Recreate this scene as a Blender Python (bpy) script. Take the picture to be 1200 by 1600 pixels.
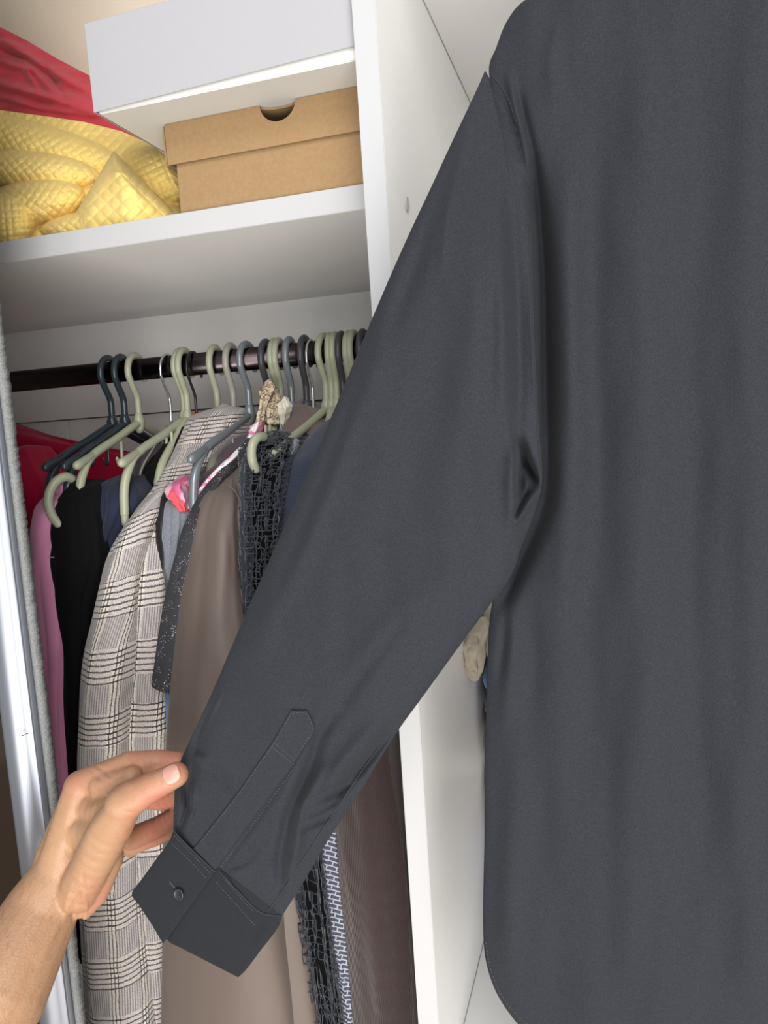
import bpy, bmesh, math, random
import numpy as np
from mathutils import Vector, Matrix, noise
random.seed(7)
rng = np.random.default_rng(7)
scn = bpy.context.scene
for o in list(bpy.data.objects): bpy.data.objects.remove(o)

# ------------------------------------------------------------------ camera
CZ = 1.35                      # eye height above the floor
F = 1200.0                     # focal length in pixels of the 1200x1600 frame
PITCH, ROLL, YAW = 0.11318762, -0.06544881, 0.29327511
def rotm(p, r, y):
    W = np.array([[1, 0, 0], [0, 0, -1], [0, 1, 0.]])
    cy, sy = np.cos(y), np.sin(y); Yv = np.array([[cy, sy, 0], [-sy, cy, 0], [0, 0, 1]])
    cp, sp = np.cos(p), np.sin(p); Pm = np.array([[1, 0, 0], [0, cp, -sp], [0, sp, cp]])
    cr, sr = np.cos(r), np.sin(r); Q = np.array([[cr, -sr, 0], [sr, cr, 0], [0, 0, 1]])
    return Q @ Pm @ W @ Yv
MC = rotm(PITCH, ROLL, YAW)    # world -> camera (x right, y down, z forward)
MI = MC.T
cam_d = bpy.data.cameras.new('camera'); cam = bpy.data.objects.new('camera', cam_d)
scn.collection.objects.link(cam); scn.camera = cam
cam_d.sensor_fit = 'VERTICAL'; cam_d.sensor_height = 24.0; cam_d.sensor_width = 18.0
cam_d.lens = F / 1600 * 24.0; cam_d.clip_start = 0.02
rr = Matrix([[MC[0][0], -MC[1][0], -MC[2][0]], [MC[0][1], -MC[1][1], -MC[2][1]], [MC[0][2], -MC[1][2], -MC[2][2]]])
cam.matrix_world = Matrix.Translation((0, 0, CZ)) @ rr.to_4x4()

def ray(u, v): return MI @ np.array([(u - 600) / F, (v - 800) / F, 1.0])
def P(u, v, Y):
    d = ray(u, v); d = d * (Y / d[1]); return Vector((d[0], d[1], d[2] + CZ))
def PX(u, v, X):
    d = ray(u, v); d = d * (X / d[0]); return Vector((d[0], d[1], d[2] + CZ))

# ------------------------------------------------------------------ light
scn.view_settings.view_transform = 'Standard'; scn.view_settings.look = 'None'
scn.view_settings.exposure = 0.42; scn.view_settings.gamma = 1.0
scn.view_settings.use_curve_mapping = False
wld = bpy.data.worlds.new('world'); scn.world = wld; wld.use_nodes = True
bg = wld.node_tree.nodes['Background']; bg.inputs[0].default_value = (0.93, 0.96, 1.0, 1); bg.inputs[1].default_value = 0.50
def area(name, loc, target, sx, sy, power, col):
    l = bpy.data.lights.new(name, 'AREA'); l.shape = 'RECTANGLE'; l.size = sx; l.size_y = sy
    l.energy = power; l.color = col
    o = bpy.data.objects.new(name, l); scn.collection.objects.link(o); o.location = loc
    o.rotation_euler = (Vector(target) - Vector(loc)).to_track_quat('-Z', 'Y').to_euler(); return o
area('window_daylight', (0.95, -1.55, 1.42), (-0.45, 0.95, 1.4), 1.4, 1.5, 32, (1.0, 0.985, 0.96))
area('upper_fill', (0.4, -1.0, 2.62), (0.0, 0.8, 1.3), 0.7, 0.7, 16, (1.0, 0.97, 0.93))  # added fill light for the upper compartment, no known fixture
area('low_fill', (0.25, -1.2, 0.30), (-0.4, 0.9, 1.6), 1.6, 0.8, 34, (1.0, 0.97, 0.93))  # added low fill aimed up at the shelf underside, no known source

# ------------------------------------------------------------------ materials
def srgb(r, g, b):
    f = lambda c: (c / 255 / 12.92) if c / 255 <= 0.04045 else ((c / 255 + 0.055) / 1.055) ** 2.4
    return (f(r), f(g), f(b), 1)
class NT:
    def __init__(s, name):
        s.m = bpy.data.materials.new(name); s.m.use_nodes = True; s.t = s.m.node_tree
        s.b = s.t.nodes['Principled BSDF']
    def n(s, typ, **kw):
        nd = s.t.nodes.new(typ)
        for k, v in kw.items():
            if k.startswith('i_'):
                key = k[2:]; key = int(key) if key.isdigit() else key.replace('_', ' ')
                nd.inputs[key].default_value = v
            else: setattr(nd, k, v)
        return nd
    def l(s, a, b): s.t.links.new(a, b)
    def math(s, op, a, b=None, c=None):
        nd = s.t.nodes.new('ShaderNodeMath'); nd.operation = op
        for i, x in enumerate((a, b, c)):
            if x is None: continue
            if isinstance(x, (int, float)): nd.inputs[i].default_value = x
            else: s.l(x, nd.inputs[i])
        return nd.outputs[0]
    def mix(s, fac, a, b):
        nd = s.t.nodes.new('ShaderNodeMix'); nd.data_type = 'RGBA'
        for i, x in ((0, fac), (6, a), (7, b)):
            if isinstance(x, (int, float)): nd.inputs[i].default_value = x
            elif isinstance(x, tuple): nd.inputs[i].default_value = x
            else: s.l(x, nd.inputs[i])
        return nd.outputs[2]
    def bump(s, h, strength=0.3, dist=0.001):
        nd = s.n('ShaderNodeBump'); nd.inputs['Strength'].default_value = strength; nd.inputs['Distance'].default_value = dist
        s.l(h, nd.inputs['Height']); s.l(nd.outputs[0], s.b.inputs['Normal'])
def plain(name, col, rough=0.5, metal=0.0, noise_sc=60, noise_amt=0.04, bump=0.05, spec=0.5):
    k = NT(name); co = k.n('ShaderNodeTexCoord'); nz = k.n('ShaderNodeTexNoise', i_Scale=float(noise_sc), i_Detail=4.0)
    k.l(co.outputs['Object'], nz.inputs['Vector'])
    c2 = tuple(max(0, min(1, x * (1 - noise_amt * 2))) for x in col[:3]) + (1,)
    k.l(k.mix(nz.outputs[0], col, c2), k.b.inputs['Base Color'])
    k.b.inputs['Roughness'].default_value = rough; k.b.inputs['Metallic'].default_value = metal
    k.b.inputs['Specular IOR Level'].default_value = spec
    if bump: k.bump(nz.outputs[0], bump, 0.001)
    return k.m
def fabric(name, col, rough=0.9, sheen=0.25, weave=900, bump=0.25, var=0.18, spec=0.2, heather=0.0):
    k = NT(name); co = k.n('ShaderNodeTexCoord')
    n1 = k.n('ShaderNodeTexNoise', i_Scale=float(weave), i_Detail=2.0); k.l(co.outputs['Object'], n1.inputs['Vector'])
    n2 = k.n('ShaderNodeTexNoise', i_Scale=18.0, i_Detail=3.0); k.l(co.outputs['Object'], n2.inputs['Vector'])
    lo = tuple(x * (1 - var) for x in col[:3]) + (1,); hi = tuple(min(1, x * (1 + var)) for x in col[:3]) + (1,)
    c = k.mix(n2.outputs[0], lo, hi)
    if heather:
        r = k.n('ShaderNodeMapRange', i_1=0.35, i_2=0.7); k.l(n1.outputs[0], r.inputs[0])
        h2 = tuple(min(1, x * (1 + heather)) for x in col[:3]) + (1,)
        c = k.mix(r.outputs[0], c, h2)
    k.l(c, k.b.inputs['Base Color'])
    k.b.inputs['Roughness'].default_value = rough; k.b.inputs['Specular IOR Level'].default_value = spec
    k.b.inputs['Sheen Weight'].default_value = sheen; k.b.inputs['Sheen Roughness'].default_value = 0.5
    k.bump(n1.outputs[0], bump, 0.0006); return k.m

M = {}
M['white'] = plain('laminate_darkened_front', srgb(177, 178, 180), 0.38, noise_sc=25, noise_amt=0.01, bump=0.01)  # laminate colour darkened for the strongly lit front faces
M['inner_lightened'] = plain('laminate_lightened_inside', srgb(236, 235, 233), 0.45, noise_sc=25, noise_amt=0.01, bump=0.01)  # same laminate, colour lightened to offset shade inside the wardrobe
M['lining'] = plain('back_board', srgb(248, 236, 216), 0.6, noise_sc=25, noise_amt=0.01, bump=0.01)
M['wall'] = plain('wall_paint', srgb(225, 224, 220), 0.8)
M['floor'] = plain('floor_wood', srgb(196, 180, 160), 0.5)
M['shirt'] = fabric('charcoal_cotton', srgb(39, 41, 46), 0.9, 0.03, 1100, 0.40, 0.06, 0.12, 0.45)
M['shirt_in'] = fabric('charcoal_cotton_interfaced', srgb(32, 34, 38), 0.9, 0.03, 1300, 0.18, 0.05, 0.12, 0.25)
M['thread'] = plain('grey_thread', srgb(72, 75, 80), 0.7)
M['seam'] = plain('charcoal_seam_thread', srgb(40, 42, 47), 0.9)  # seam thread close to the shirt's own charcoal
M['button'] = plain('black_button', srgb(44, 44, 48), 0.38, noise_sc=200, noise_amt=0.2)
M['crimson'] = fabric('crimson_cotton', srgb(188, 16, 62), sheen=.15)
M['redcloth'] = fabric('faded_red_cotton', srgb(206, 72, 84), var=.3)
M['pink'] = fabric('mauve_pink_cotton', srgb(212, 140, 176))
M['black'] = fabric('black_cotton', srgb(13, 13, 15), bump=.4, sheen=.02, spec=.12)
M['navy'] = fabric('navy_jersey', srgb(38, 43, 62), bump=.2, sheen=.08)
M['navy2'] = fabric('deep_navy_knit', srgb(40, 46, 62), heather=.5)
M['leather'] = plain('black_leather', srgb(30, 31, 33), 0.4, noise_sc=300, noise_amt=.2, bump=.4)
M['greytee'] = fabric('grey_marl_jersey', srgb(112, 116, 124), heather=.35, weave=500)
M['lace'] = fabric('black_lace_thread', srgb(40, 45, 54), heather=.3)
M['rust'] = fabric('rust_cloth', srgb(190, 84, 40))
M['taupe'] = fabric('taupe_satin', srgb(102, 90, 83), 0.52, 0.1, 1500, 0.05, 0.05, 0.5)
M['plum'] = fabric('dark_plum_knit', srgb(76, 62, 72), heather=.5)
M['brownplaid'] = fabric('brown_wool', srgb(98, 82, 78), heather=.3)
M['jeans'] = fabric('blue_denim', srgb(92, 122, 162), heather=.4, weave=600)
M['indigo'] = fabric('indigo_denim', srgb(34, 46, 84), heather=.3)
M['darkblue'] = fabric('dark_blue_cloth', srgb(26, 32, 48))
M['cream'] = fabric('cream_cotton', srgb(214, 208, 190), heather=.05)
M['beige'] = fabric('beige_satin_cotton', srgb(192, 182, 164), .6)
M['whitecloth'] = fabric('white_cotton', srgb(232, 230, 226), heather=.02)
M['olive'] = plain('sage_plastic', srgb(160, 163, 140), 0.33, noise_sc=80)
M['stone'] = plain('stone_plastic', srgb(152, 150, 138), 0.33, noise_sc=80)
M['steel'] = plain('blue_grey_plastic', srgb(128, 136, 142), 0.28, .35, noise_sc=80)
M['slate'] = plain('dark_slate_plastic', srgb(44, 54, 62), 0.25, noise_sc=80)
M['dark'] = plain('charcoal_plastic', srgb(62, 60, 66), 0.3, noise_sc=80)
M['silverw'] = plain('silver_wire', srgb(215, 218, 220), 0.22, .9)
M['blackw'] = plain('black_wire', srgb(26, 26, 28), 0.35)
M['rod'] = plain('dark_bronze_rail', srgb(74, 66, 68), 0.22, 1.0, noise_sc=12, noise_amt=.1, bump=0)
M['alu'] = plain('satin_aluminium', srgb(136, 140, 149), 0.4, .8, noise_sc=8, noise_amt=.03, bump=.0)
M['dust'] = plain('grey_brush_pile', srgb(150, 152, 152), 1.0, noise_sc=700, noise_amt=.35, bump=1.0)
M['glass'] = plain('dark_mirror_glass', srgb(70, 60, 52), 0.08, .8, bump=0)
M['scratch'] = plain('scratch_mark', srgb(40, 30, 60), .8)
M['boxwhite'] = plain('white_card_darkened', srgb(160, 160, 164), 0.6, noise_sc=400, noise_amt=.02, bump=.1)  # lid card, colour darkened because its front is strongly lit
M['box_lightened'] = plain('white_card_lightened', srgb(214, 214, 210), 0.7, noise_sc=400, noise_amt=.02)  # same card, colour lightened to offset shade on the underside
M['nail'] = plain('fingernail', srgb(186, 136, 122), 0.3, noise_sc=80, noise_amt=.03)
M['hair'] = plain('arm_hair', srgb(84, 56, 38), 0.6)

def m_kraft():
    k = NT('kraft_card'); co = k.n('ShaderNodeTexCoord')
    n1 = k.n('ShaderNodeTexNoise', i_Scale=260.0, i_Detail=6.0); k.l(co.outputs['Object'], n1.inputs[0])
    n2 = k.n('ShaderNodeTexNoise', i_Scale=25.0, i_Detail=3.0); k.l(co.outputs['Object'], n2.inputs[0])
    c = k.mix(n1.outputs[0], srgb(134, 106, 72), srgb(156, 128, 91)); c = k.mix(k.math('MULTIPLY', n2.outputs[0], .3), c, srgb(134, 106, 72))
    k.l(c, k.b.inputs['Base Color']); k.b.inputs['Roughness'].default_value = .8; k.bump(n1.outputs[0], .15); return k.m
M['kraft'] = m_kraft()
def m_quilt():
    k = NT('yellow_quilted_cotton'); co = k.n('ShaderNodeTexCoord')
    n1 = k.n('ShaderNodeTexNoise', i_Scale=500.0, i_Detail=3.0); k.l(co.outputs['Object'], n1.inputs[0])
    n2 = k.n('ShaderNodeTexNoise', i_Scale=14.0, i_Detail=3.0); k.l(co.outputs['Object'], n2.inputs[0])
    k.l(k.mix(n2.outputs[0], srgb(226, 196, 112), srgb(234, 208, 132)), k.b.inputs['Base Color'])
    k.b.inputs['Roughness'].default_value = .9; k.b.inputs['Sheen Weight'].default_value = .1
    k.b.inputs['Specular IOR Level'].default_value = .06
    k.bump(n1.outputs[0], .3, .0008); return k.m
M['quilt'] = m_quilt()
def m_plaid():
    # glen check: groups of dark/cream lines both ways over a fine twill, driven by the cloth's own UVs in metres
    k = NT('glen_check_wool'); uv = k.n('ShaderNodeUVMap'); sp = k.n('ShaderNodeSeparateXYZ'); k.l(uv.outputs[0], sp.inputs[0])
    n0 = k.n('ShaderNodeTexNoise', i_Scale=620.0, i_Detail=2.0); k.l(uv.outputs[0], n0.inputs[0])
    n1 = k.n('ShaderNodeTexNoise', i_Scale=45.0, i_Detail=2.0); k.l(uv.outputs[0], n1.inputs[0])
    def lines(c, period, band, fine, off):
        ph = k.math('FRACT', k.math('DIVIDE', k.math('ADD', c, off), period))
        inb = k.math('LESS_THAN', ph, band)
        st = k.math('SINE', k.math('MULTIPLY', c, 2 * math.pi / fine))
        dk = k.math('GREATER_THAN', k.math('ADD', st, k.math('MULTIPLY', k.math('SUBTRACT', n0.outputs[0], .5), 1.6)), 0.58)
        return inb, dk
    wob = k.math('MULTIPLY', k.math('SUBTRACT', n1.outputs[0], .5), .004)
    cx = k.math('ADD', sp.outputs[0], wob); cy = k.math('ADD', sp.outputs[1], wob)
    bx, dx = lines(cx, .039, .34, .0046, .006); by, dy = lines(cy, .076, .54, .0068, .01)
    tw = k.math('GREATER_THAN', k.math('SINE', k.math('MULTIPLY', k.math('ADD', sp.outputs[0], sp.outputs[1]), 2 * math.pi / .0022)), .2)
    tw2 = k.math('GREATER_THAN', k.math('SINE', k.math('MULTIPLY', sp.outputs[0], 2 * math.pi / .0030)), .1)
    base = k.mix(k.math('MULTIPLY', tw2, .85), srgb(192, 186, 184), srgb(126, 121, 122))
    sx = k.mix(dx, srgb(222, 216, 206), srgb(50, 49, 54)); sy = k.mix(dy, srgb(214, 204, 196), srgb(54, 56, 64))
    both = k.mix(k.math('MAXIMUM', k.math('MULTIPLY', dx, k.math('SUBTRACT', 1.0, k.math('MULTIPLY', dy, .0))), dy), srgb(236, 228, 216), srgb(34, 34, 38))
    c = k.mix(k.math('MULTIPLY', bx, .85), base, sx); c = k.mix(k.math('MULTIPLY', by, .82), c, sy)
    c = k.mix(k.math('MULTIPLY', k.math('MULTIPLY', bx, by), .85), c, both)
    c = k.mix(k.math('MULTIPLY', tw, .30), c, srgb(84, 80, 82)); mr = k.n('ShaderNodeMapRange', i_1=.52, i_2=.62); k.l(n0.outputs[0], mr.inputs[0]); c = k.mix(k.math('MULTIPLY', mr.outputs[0], .42), c, srgb(96, 90, 90))
    k.l(c, k.b.inputs['Base Color']); k.b.inputs['Roughness'].default_value = .95; k.b.inputs['Sheen Weight'].default_value = .2
    k.b.inputs['Specular IOR Level'].default_value = .15; k.bump(n0.outputs[0], .6, .001); return k.m
M['plaid'] = m_plaid()
def m_glitter():
    k = NT('glitter_knit'); uv = k.n('ShaderNodeUVMap'); vo = k.n('ShaderNodeTexVoronoi', i_Scale=900.0); k.l(uv.outputs[0], vo.inputs[0])
    n = k.n('ShaderNodeTexNoise', i_Scale=60.0, i_Detail=4.0); k.l(uv.outputs[0], n.inputs[0])
    sc = k.n('ShaderNodeSeparateColor'); k.l(vo.outputs['Color'], sc.inputs[0])
    g = k.math('MULTIPLY', k.math('GREATER_THAN', k.math('ADD', sc.outputs[0], k.math('MULTIPLY', k.math('SUBTRACT', n.outputs[0], .5), .9)), .93), k.math('LESS_THAN', vo.outputs[0], .45))
    k.l(k.mix(g, srgb(50, 50, 55), srgb(225, 225, 230)), k.b.inputs['Base Color'])
    k.l(k.math('SUBTRACT', .8, k.math('MULTIPLY', g, .5)), k.b.inputs['Roughness']); k.l(k.math('MULTIPLY', g, .6), k.b.inputs['Metallic'])
    k.bump(vo.outputs[0], .5, .0008); return k.m
M['glitter'] = m_glitter()
def m_floral(name, a, b, c3, scale=55.0):
    k = NT(name); uv = k.n('ShaderNodeUVMap'); vo = k.n('ShaderNodeTexVoronoi', i_Scale=scale); n = k.n('ShaderNodeTexNoise', i_Scale=scale * .8, i_Detail=3.0)
    mp = k.n('ShaderNodeMixRGB', blend_type='ADD', i_Fac=.03); k.l(uv.outputs[0], n.inputs[0]); k.l(uv.outputs[0], mp.inputs[1]); k.l(n.outputs['Color'], mp.inputs[2]); k.l(mp.outputs[0], vo.inputs[0])
    sc = k.n('ShaderNodeSeparateColor'); k.l(vo.outputs['Color'], sc.inputs[0])
    c = k.mix(k.math('GREATER_THAN', sc.outputs[0], .5), a, b); c = k.mix(k.math('GREATER_THAN', sc.outputs[1], .68), c, c3)
    k.l(c, k.b.inputs['Base Color']); k.b.inputs['Roughness'].default_value = .8; return k.m
M['floral'] = m_floral('pink_floral_print', srgb(206, 104, 142), srgb(214, 84, 92), srgb(200, 160, 182))
M['floralw'] = m_floral('white_floral_print', srgb(232, 232, 232), srgb(226, 226, 230), srgb(226, 120, 160), 95.0)
M['leopard'] = m_floral('beige_brown_print', srgb(196, 178, 150), srgb(104, 88, 76), srgb(206, 192, 166), 230.0)
def m_fret():
    # interlocking white key-fret on slate blue: rotated brick outlines plus short bars
    k = NT('white_fret_print'); uv = k.n('ShaderNodeUVMap')
    mp = k.n('ShaderNodeMapping'); mp.inputs['Rotation'].default_value = (0, 0, math.radians(35)); k.l(uv.outputs[0], mp.inputs[0])
    def br(rot, w):
        m2 = k.n('ShaderNodeMapping'); m2.inputs['Rotation'].default_value = (0, 0, rot); k.l(uv.outputs[0], m2.inputs[0])
        b = k.n('ShaderNodeTexBrick', i_Scale=1.0, i_Mortar_Size=.0008, i_Brick_Width=w, i_Row_Height=w * .42, offset=.5)
        b.inputs['Mortar Smooth'].default_value = .1
        k.l(m2.outputs[0], b.inputs[0]); return b.outputs['Fac']
    f = br(math.radians(20), .0125)
    k.l(k.mix(f, srgb(60, 64, 80), srgb(156, 158, 168)), k.b.inputs['Base Color']); k.b.inputs['Roughness'].default_value = .85; return k.m
M['fret'] = m_fret()
def m_knit():
    k = NT('brown_fine_rib_knit'); uv = k.n('ShaderNodeUVMap'); sp = k.n('ShaderNodeSeparateXYZ'); k.l(uv.outputs[0], sp.inputs[0])
    n = k.n('ShaderNodeTexNoise', i_Scale=700.0, i_Detail=3.0); k.l(uv.outputs[0], n.inputs[0])
    w = k.math('SINE', k.math('ADD', k.math('MULTIPLY', sp.outputs[0], 2 * math.pi / .0021), k.math('MULTIPLY', n.outputs[0], 3.0)))
    f = k.math('ADD', k.math('MULTIPLY', w, .12), n.outputs[0])
    k.l(k.mix(f, srgb(40, 31, 31), srgb(72, 58, 57)), k.b.inputs['Base Color']); k.b.inputs['Roughness'].default_value = .95
    k.b.inputs['Sheen Weight'].default_value = .3; k.b.inputs['Specular IOR Level'].default_value = .1
    k.bump(w, .5, .0008); return k.m
M['knit'] = m_knit()
def m_skin():
    k = NT('skin'); co = k.n('ShaderNodeTexCoord')
    n1 = k.n('ShaderNodeTexNoise', i_Scale=26.0, i_Detail=4.0); k.l(co.outputs['Object'], n1.inputs[0])
    n2 = k.n('ShaderNodeTexNoise', i_Scale=420.0, i_Detail=4.0); k.l(co.outputs['Object'], n2.inputs[0])
    vo = k.n('ShaderNodeTexVoronoi', i_Scale=520.0); k.l(co.outputs['Object'], vo.inputs[0])
    at = k.n('ShaderNodeAttribute', attribute_name='flush')
    c = k.mix(n1.outputs[0], srgb(150, 116, 86), srgb(168, 133, 102))
    c = k.mix(at.outputs['Fac'], c, srgb(170, 104, 88)); c = k.mix(k.math('MULTIPLY', n2.outputs[0], .18), c, srgb(176, 118, 92))
    k.l(c, k.b.inputs['Base Color']); k.b.inputs['Roughness'].default_value = .5
    k.b.inputs['Subsurface Weight'].default_value = .12; k.b.inputs['Subsurface Radius'].default_value = (.006, .002, .001); k.b.inputs['Subsurface Scale'].default_value = .5
    k.bump(k.math('ADD', vo.outputs[0], n2.outputs[0]), .25, .0006); return k.m
M['skin'] = m_skin()

# ------------------------------------------------------------------ object helpers
COL = scn.collection
def link(name, me, mat=None, parent=None):
    o = bpy.data.objects.new(name, me); COL.objects.link(o)
    if mat is not None and me is not None: me.materials.append(mat)
    if parent is not None: o.parent = parent; o.matrix_parent_inverse = Matrix.Identity(4); \
        (setattr(o, 'matrix_parent_inverse', Matrix.Translation(-parent.location)) if parent.type == 'EMPTY' and not parent.get('local') else None)
    return o
def empty(name, loc=(0, 0, 0)):
    o = bpy.data.objects.new(name, None); COL.objects.link(o); o.location = loc; o.empty_display_size = .02; return o
def tag(o, label=None, cat=None, group=None, kind=None):
    if label: o['label'] = label
    if cat: o['category'] = cat
    if group: o['group'] = group
    if kind: o['kind'] = kind
    return o
def mesh(name, vs, fs, smooth=True, uvs=None):
    me = bpy.data.meshes.new(name); me.from_pydata([tuple(v) for v in vs], [], fs)
    if smooth: me.polygons.foreach_set('use_smooth', [True] * len(me.polygons))
    if uvs is not None:
        lay = me.uv_layers.new(name='UVMap'); idx = np.zeros(len(me.loops), dtype=np.int32); me.loops.foreach_get('vertex_index', idx)
        lay.data.foreach_set('uv', np.asarray(uvs, dtype=np.float32)[idx].ravel())
    me.update(); return me
def box(name, lo, hi, mat, parent=None, bev=0.001, seg=2):
    bm = bmesh.new(); bmesh.ops.create_cube(bm, size=1)
    lo = Vector(lo); hi = Vector(hi)
    for v in bm.verts: v.co = Vector([lo[i] + (v.co[i] + .5) * (hi[i] - lo[i]) for i in range(3)])
    if bev: bmesh.ops.bevel(bm, geom=bm.edges[:], offset=bev, segments=seg, affect='EDGES')
    me = bpy.data.meshes.new(name); bm.to_mesh(me); bm.free(); me.update()
    return link(name, me, mat, parent)
def catmull(pts, n):
    pts = [np.array(p, float) for p in pts]; out = []
    ext = [2 * pts[0] - pts[1]] + pts + [2 * pts[-1] - pts[-2]]
    for i in range(len(pts) - 1):
        p0, p1, p2, p3 = ext[i:i + 4]
        for j in range(n):
            t = j / n
            out.append(.5 * ((2 * p1) + (-p0 + p2) * t + (2 * p0 - 5 * p1 + 4 * p2 - p3) * t * t + (-p0 + 3 * p1 - 3 * p2 + p3) * t ** 3))
    out.append(pts[-1]); return np.array(out)
def tube_geo(pts, rad, nseg=10, flat=1.0, upv=None):
    pts = [Vector(p) for p in pts]; n = len(pts); rs = rad if hasattr(rad, '__len__') else [rad] * n
    vs, fs = [], []; ref = Vector(upv) if upv else None; prev = None
    for i, p in enumerate(pts):
        t = (pts[min(i + 1, n - 1)] - pts[max(i - 1, 0)]).normalized()
        if prev is None: a = (ref or (Vector((1, 0, 0)) if abs(t.x) < .8 else Vector((0, 1, 0))))
        else: a = prev
        a = (a - t * a.dot(t)).normalized(); prev = a; b = t.cross(a)
        for k in range(nseg):
            th = 2 * math.pi * k / nseg; vs.append(p + (a * math.cos(th) + b * math.sin(th) * flat) * rs[i])
    for i in range(n - 1):
        for k in range(nseg): fs.append((i * nseg + k, i * nseg + (k + 1) % nseg, (i + 1) * nseg + (k + 1) % nseg, (i + 1) * nseg + k))
    for i0, base, sgn in ((0, 0, -1), (n - 1, (n - 1) * nseg, 1)):      # domed ends
        t = (pts[1] - pts[0]).normalized() if i0 == 0 else (pts[-1] - pts[-2]).normalized()
        ring = [vs[base + k] for k in range(nseg)]; c = pts[i0]; st = len(vs)
        for v in ring: vs.append(c + (v - c) * .6 + t * sgn * rs[i0] * .7)
        vs.append(c + t * sgn * rs[i0] * .95)
        for k in range(nseg):
            a_, b_ = base + k, base + (k + 1) % nseg; c_, d_ = st + (k + 1) % nseg, st + k
            f1 = (a_, b_, c_, d_); f2 = (d_, c_, st + nseg)
            fs.append(f1[::-1] if sgn < 0 else f1); fs.append(f2[::-1] if sgn < 0 else f2)
    return vs, fs
def tube(name, pts, rad, mat, parent=None, nseg=10, flat=1.0, upv=None):
    return link(name, mesh(name, *tube_geo(pts, rad, nseg, flat, upv)), mat, parent)
def joined(name, parts, mat, parent=None):
    V, Fc = [], []
    for vs, fs in parts:
        o = len(V); V += list(vs); Fc += [tuple(i + o for i in f) for f in fs]
    return link(name, mesh(name, V, Fc), mat, parent)
def fbm(x, y, z=0.0): return noise.noise(Vector((x, y, z)))

def stroke_field(U, V, strokes):
    """sum of gaussian ridges along pixel polylines: (points, width, amplitude)"""
    out = np.zeros_like(U)
    for pts, w, a in strokes:
        best = np.full(U.shape, 1e9); tt = np.zeros_like(U); n = len(pts) - 1
        for i in range(n):
            ax, ay = pts[i]; bx, by = pts[i + 1]; dx, dy = bx - ax, by - ay; L2 = dx * dx + dy * dy
            t = np.clip(((U - ax) * dx + (V - ay) * dy) / L2, 0, 1)
            d = np.hypot(U - ax - t * dx, V - ay - t * dy); m = d < best
            best = np.where(m, d, best); tt = np.where(m, (i + t) / n, tt)
        fade = np.sin(np.pi * np.clip(tt * .9 + .05, 0, 1)) ** .6
        out += a * np.exp(-(best / w) ** 2) * fade
    return out

class Sheet:
    """cloth with a front and back layer between two outlines; rows = (L, R, Y centre, half thickness[, Y shift at R])"""
    def __init__(s, rows, sub=6, nu=90, strokes=(), power=.5, wob=0.0, wobs=30.0):
        L = catmull([r[0] for r in rows], sub); R = catmull([r[1] for r in rows], sub)
        q = catmull([(r[2], r[3], (r[4] if len(r) > 4 else 0.0)) for r in rows], sub)
        S = np.linspace(0, 1, nu)[None, :]; S = .5 - .5 * np.cos(S * np.pi) * (1 - .0)
        U = L[:, :1] * (1 - S) + R[:, :1] * S; V = L[:, 1:2] * (1 - S) + R[:, 1:2] * S
        prof = np.clip(1 - np.abs(2 * S - 1) ** 2.6, 0, 1) ** power
        Yc = q[:, :1] + q[:, 2:3] * S; h = q[:, 1:2]
        edge = np.clip(prof * 3, 0, 1)
        disp = stroke_field(U, V, strokes)
        if wob:
            disp = disp + np.array([[fbm(U[i, j] / wobs, V[i, j] / (wobs * 4), 3.3) * wob for j in range(nu)] for i in range(U.shape[0])])
        s.U, s.V, s.Yf = U, V, Yc - h * prof - disp * edge
        s.Yb = Yc + h * prof * .8 - disp * edge * .3
        s.Yb = np.maximum(s.Yb, s.Yf + .0006 * edge)
    def build(s, name, mat, parent):
        nr, nu = s.U.shape; vs = []; idx = -np.ones((2, nr, nu), int)
        for i in range(nr):
            for j in range(nu):
                idx[0, i, j] = len(vs); vs.append(P(s.U[i, j], s.V[i, j], s.Yf[i, j]))
        for i in range(nr):
            for j in range(nu):
                if j in (0, nu - 1): idx[1, i, j] = idx[0, i, j]
                else: idx[1, i, j] = len(vs); vs.append(P(s.U[i, j], s.V[i, j], s.Yb[i, j]))
        fs = []
        for i in range(nr - 1):
            for j in range(nu - 1):
                fs.append((idx[0, i, j], idx[0, i + 1, j], idx[0, i + 1, j + 1], idx[0, i, j + 1]))
                fs.append((idx[1, i, j], idx[1, i, j + 1], idx[1, i + 1, j + 1], idx[1, i + 1, j]))
        for i, fl in ((0, 0), (nr - 1, 1)):
            for j in range(nu - 1):
                f = [idx[0, i, j], idx[0, i, j + 1], idx[1, i, j + 1], idx[1, i, j]]; f = list(dict.fromkeys(f))
                if len(f) > 2: fs.append(tuple(f if not fl else f[::-1]))
        return link(name, mesh(name, vs, fs), mat, parent)
    def y(s, u, v):
        d = (s.U - u) ** 2 + (s.V - v) ** 2; k = np.argpartition(d.ravel(), 6)[:6]; w = 1 / (d.ravel()[k] + .5)
        return float((s.Yf.ravel()[k] * w).sum() / w.sum())
    def pt(s, u, v, lift=.0005): return P(u, v, s.y(u, v) - lift)

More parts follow.
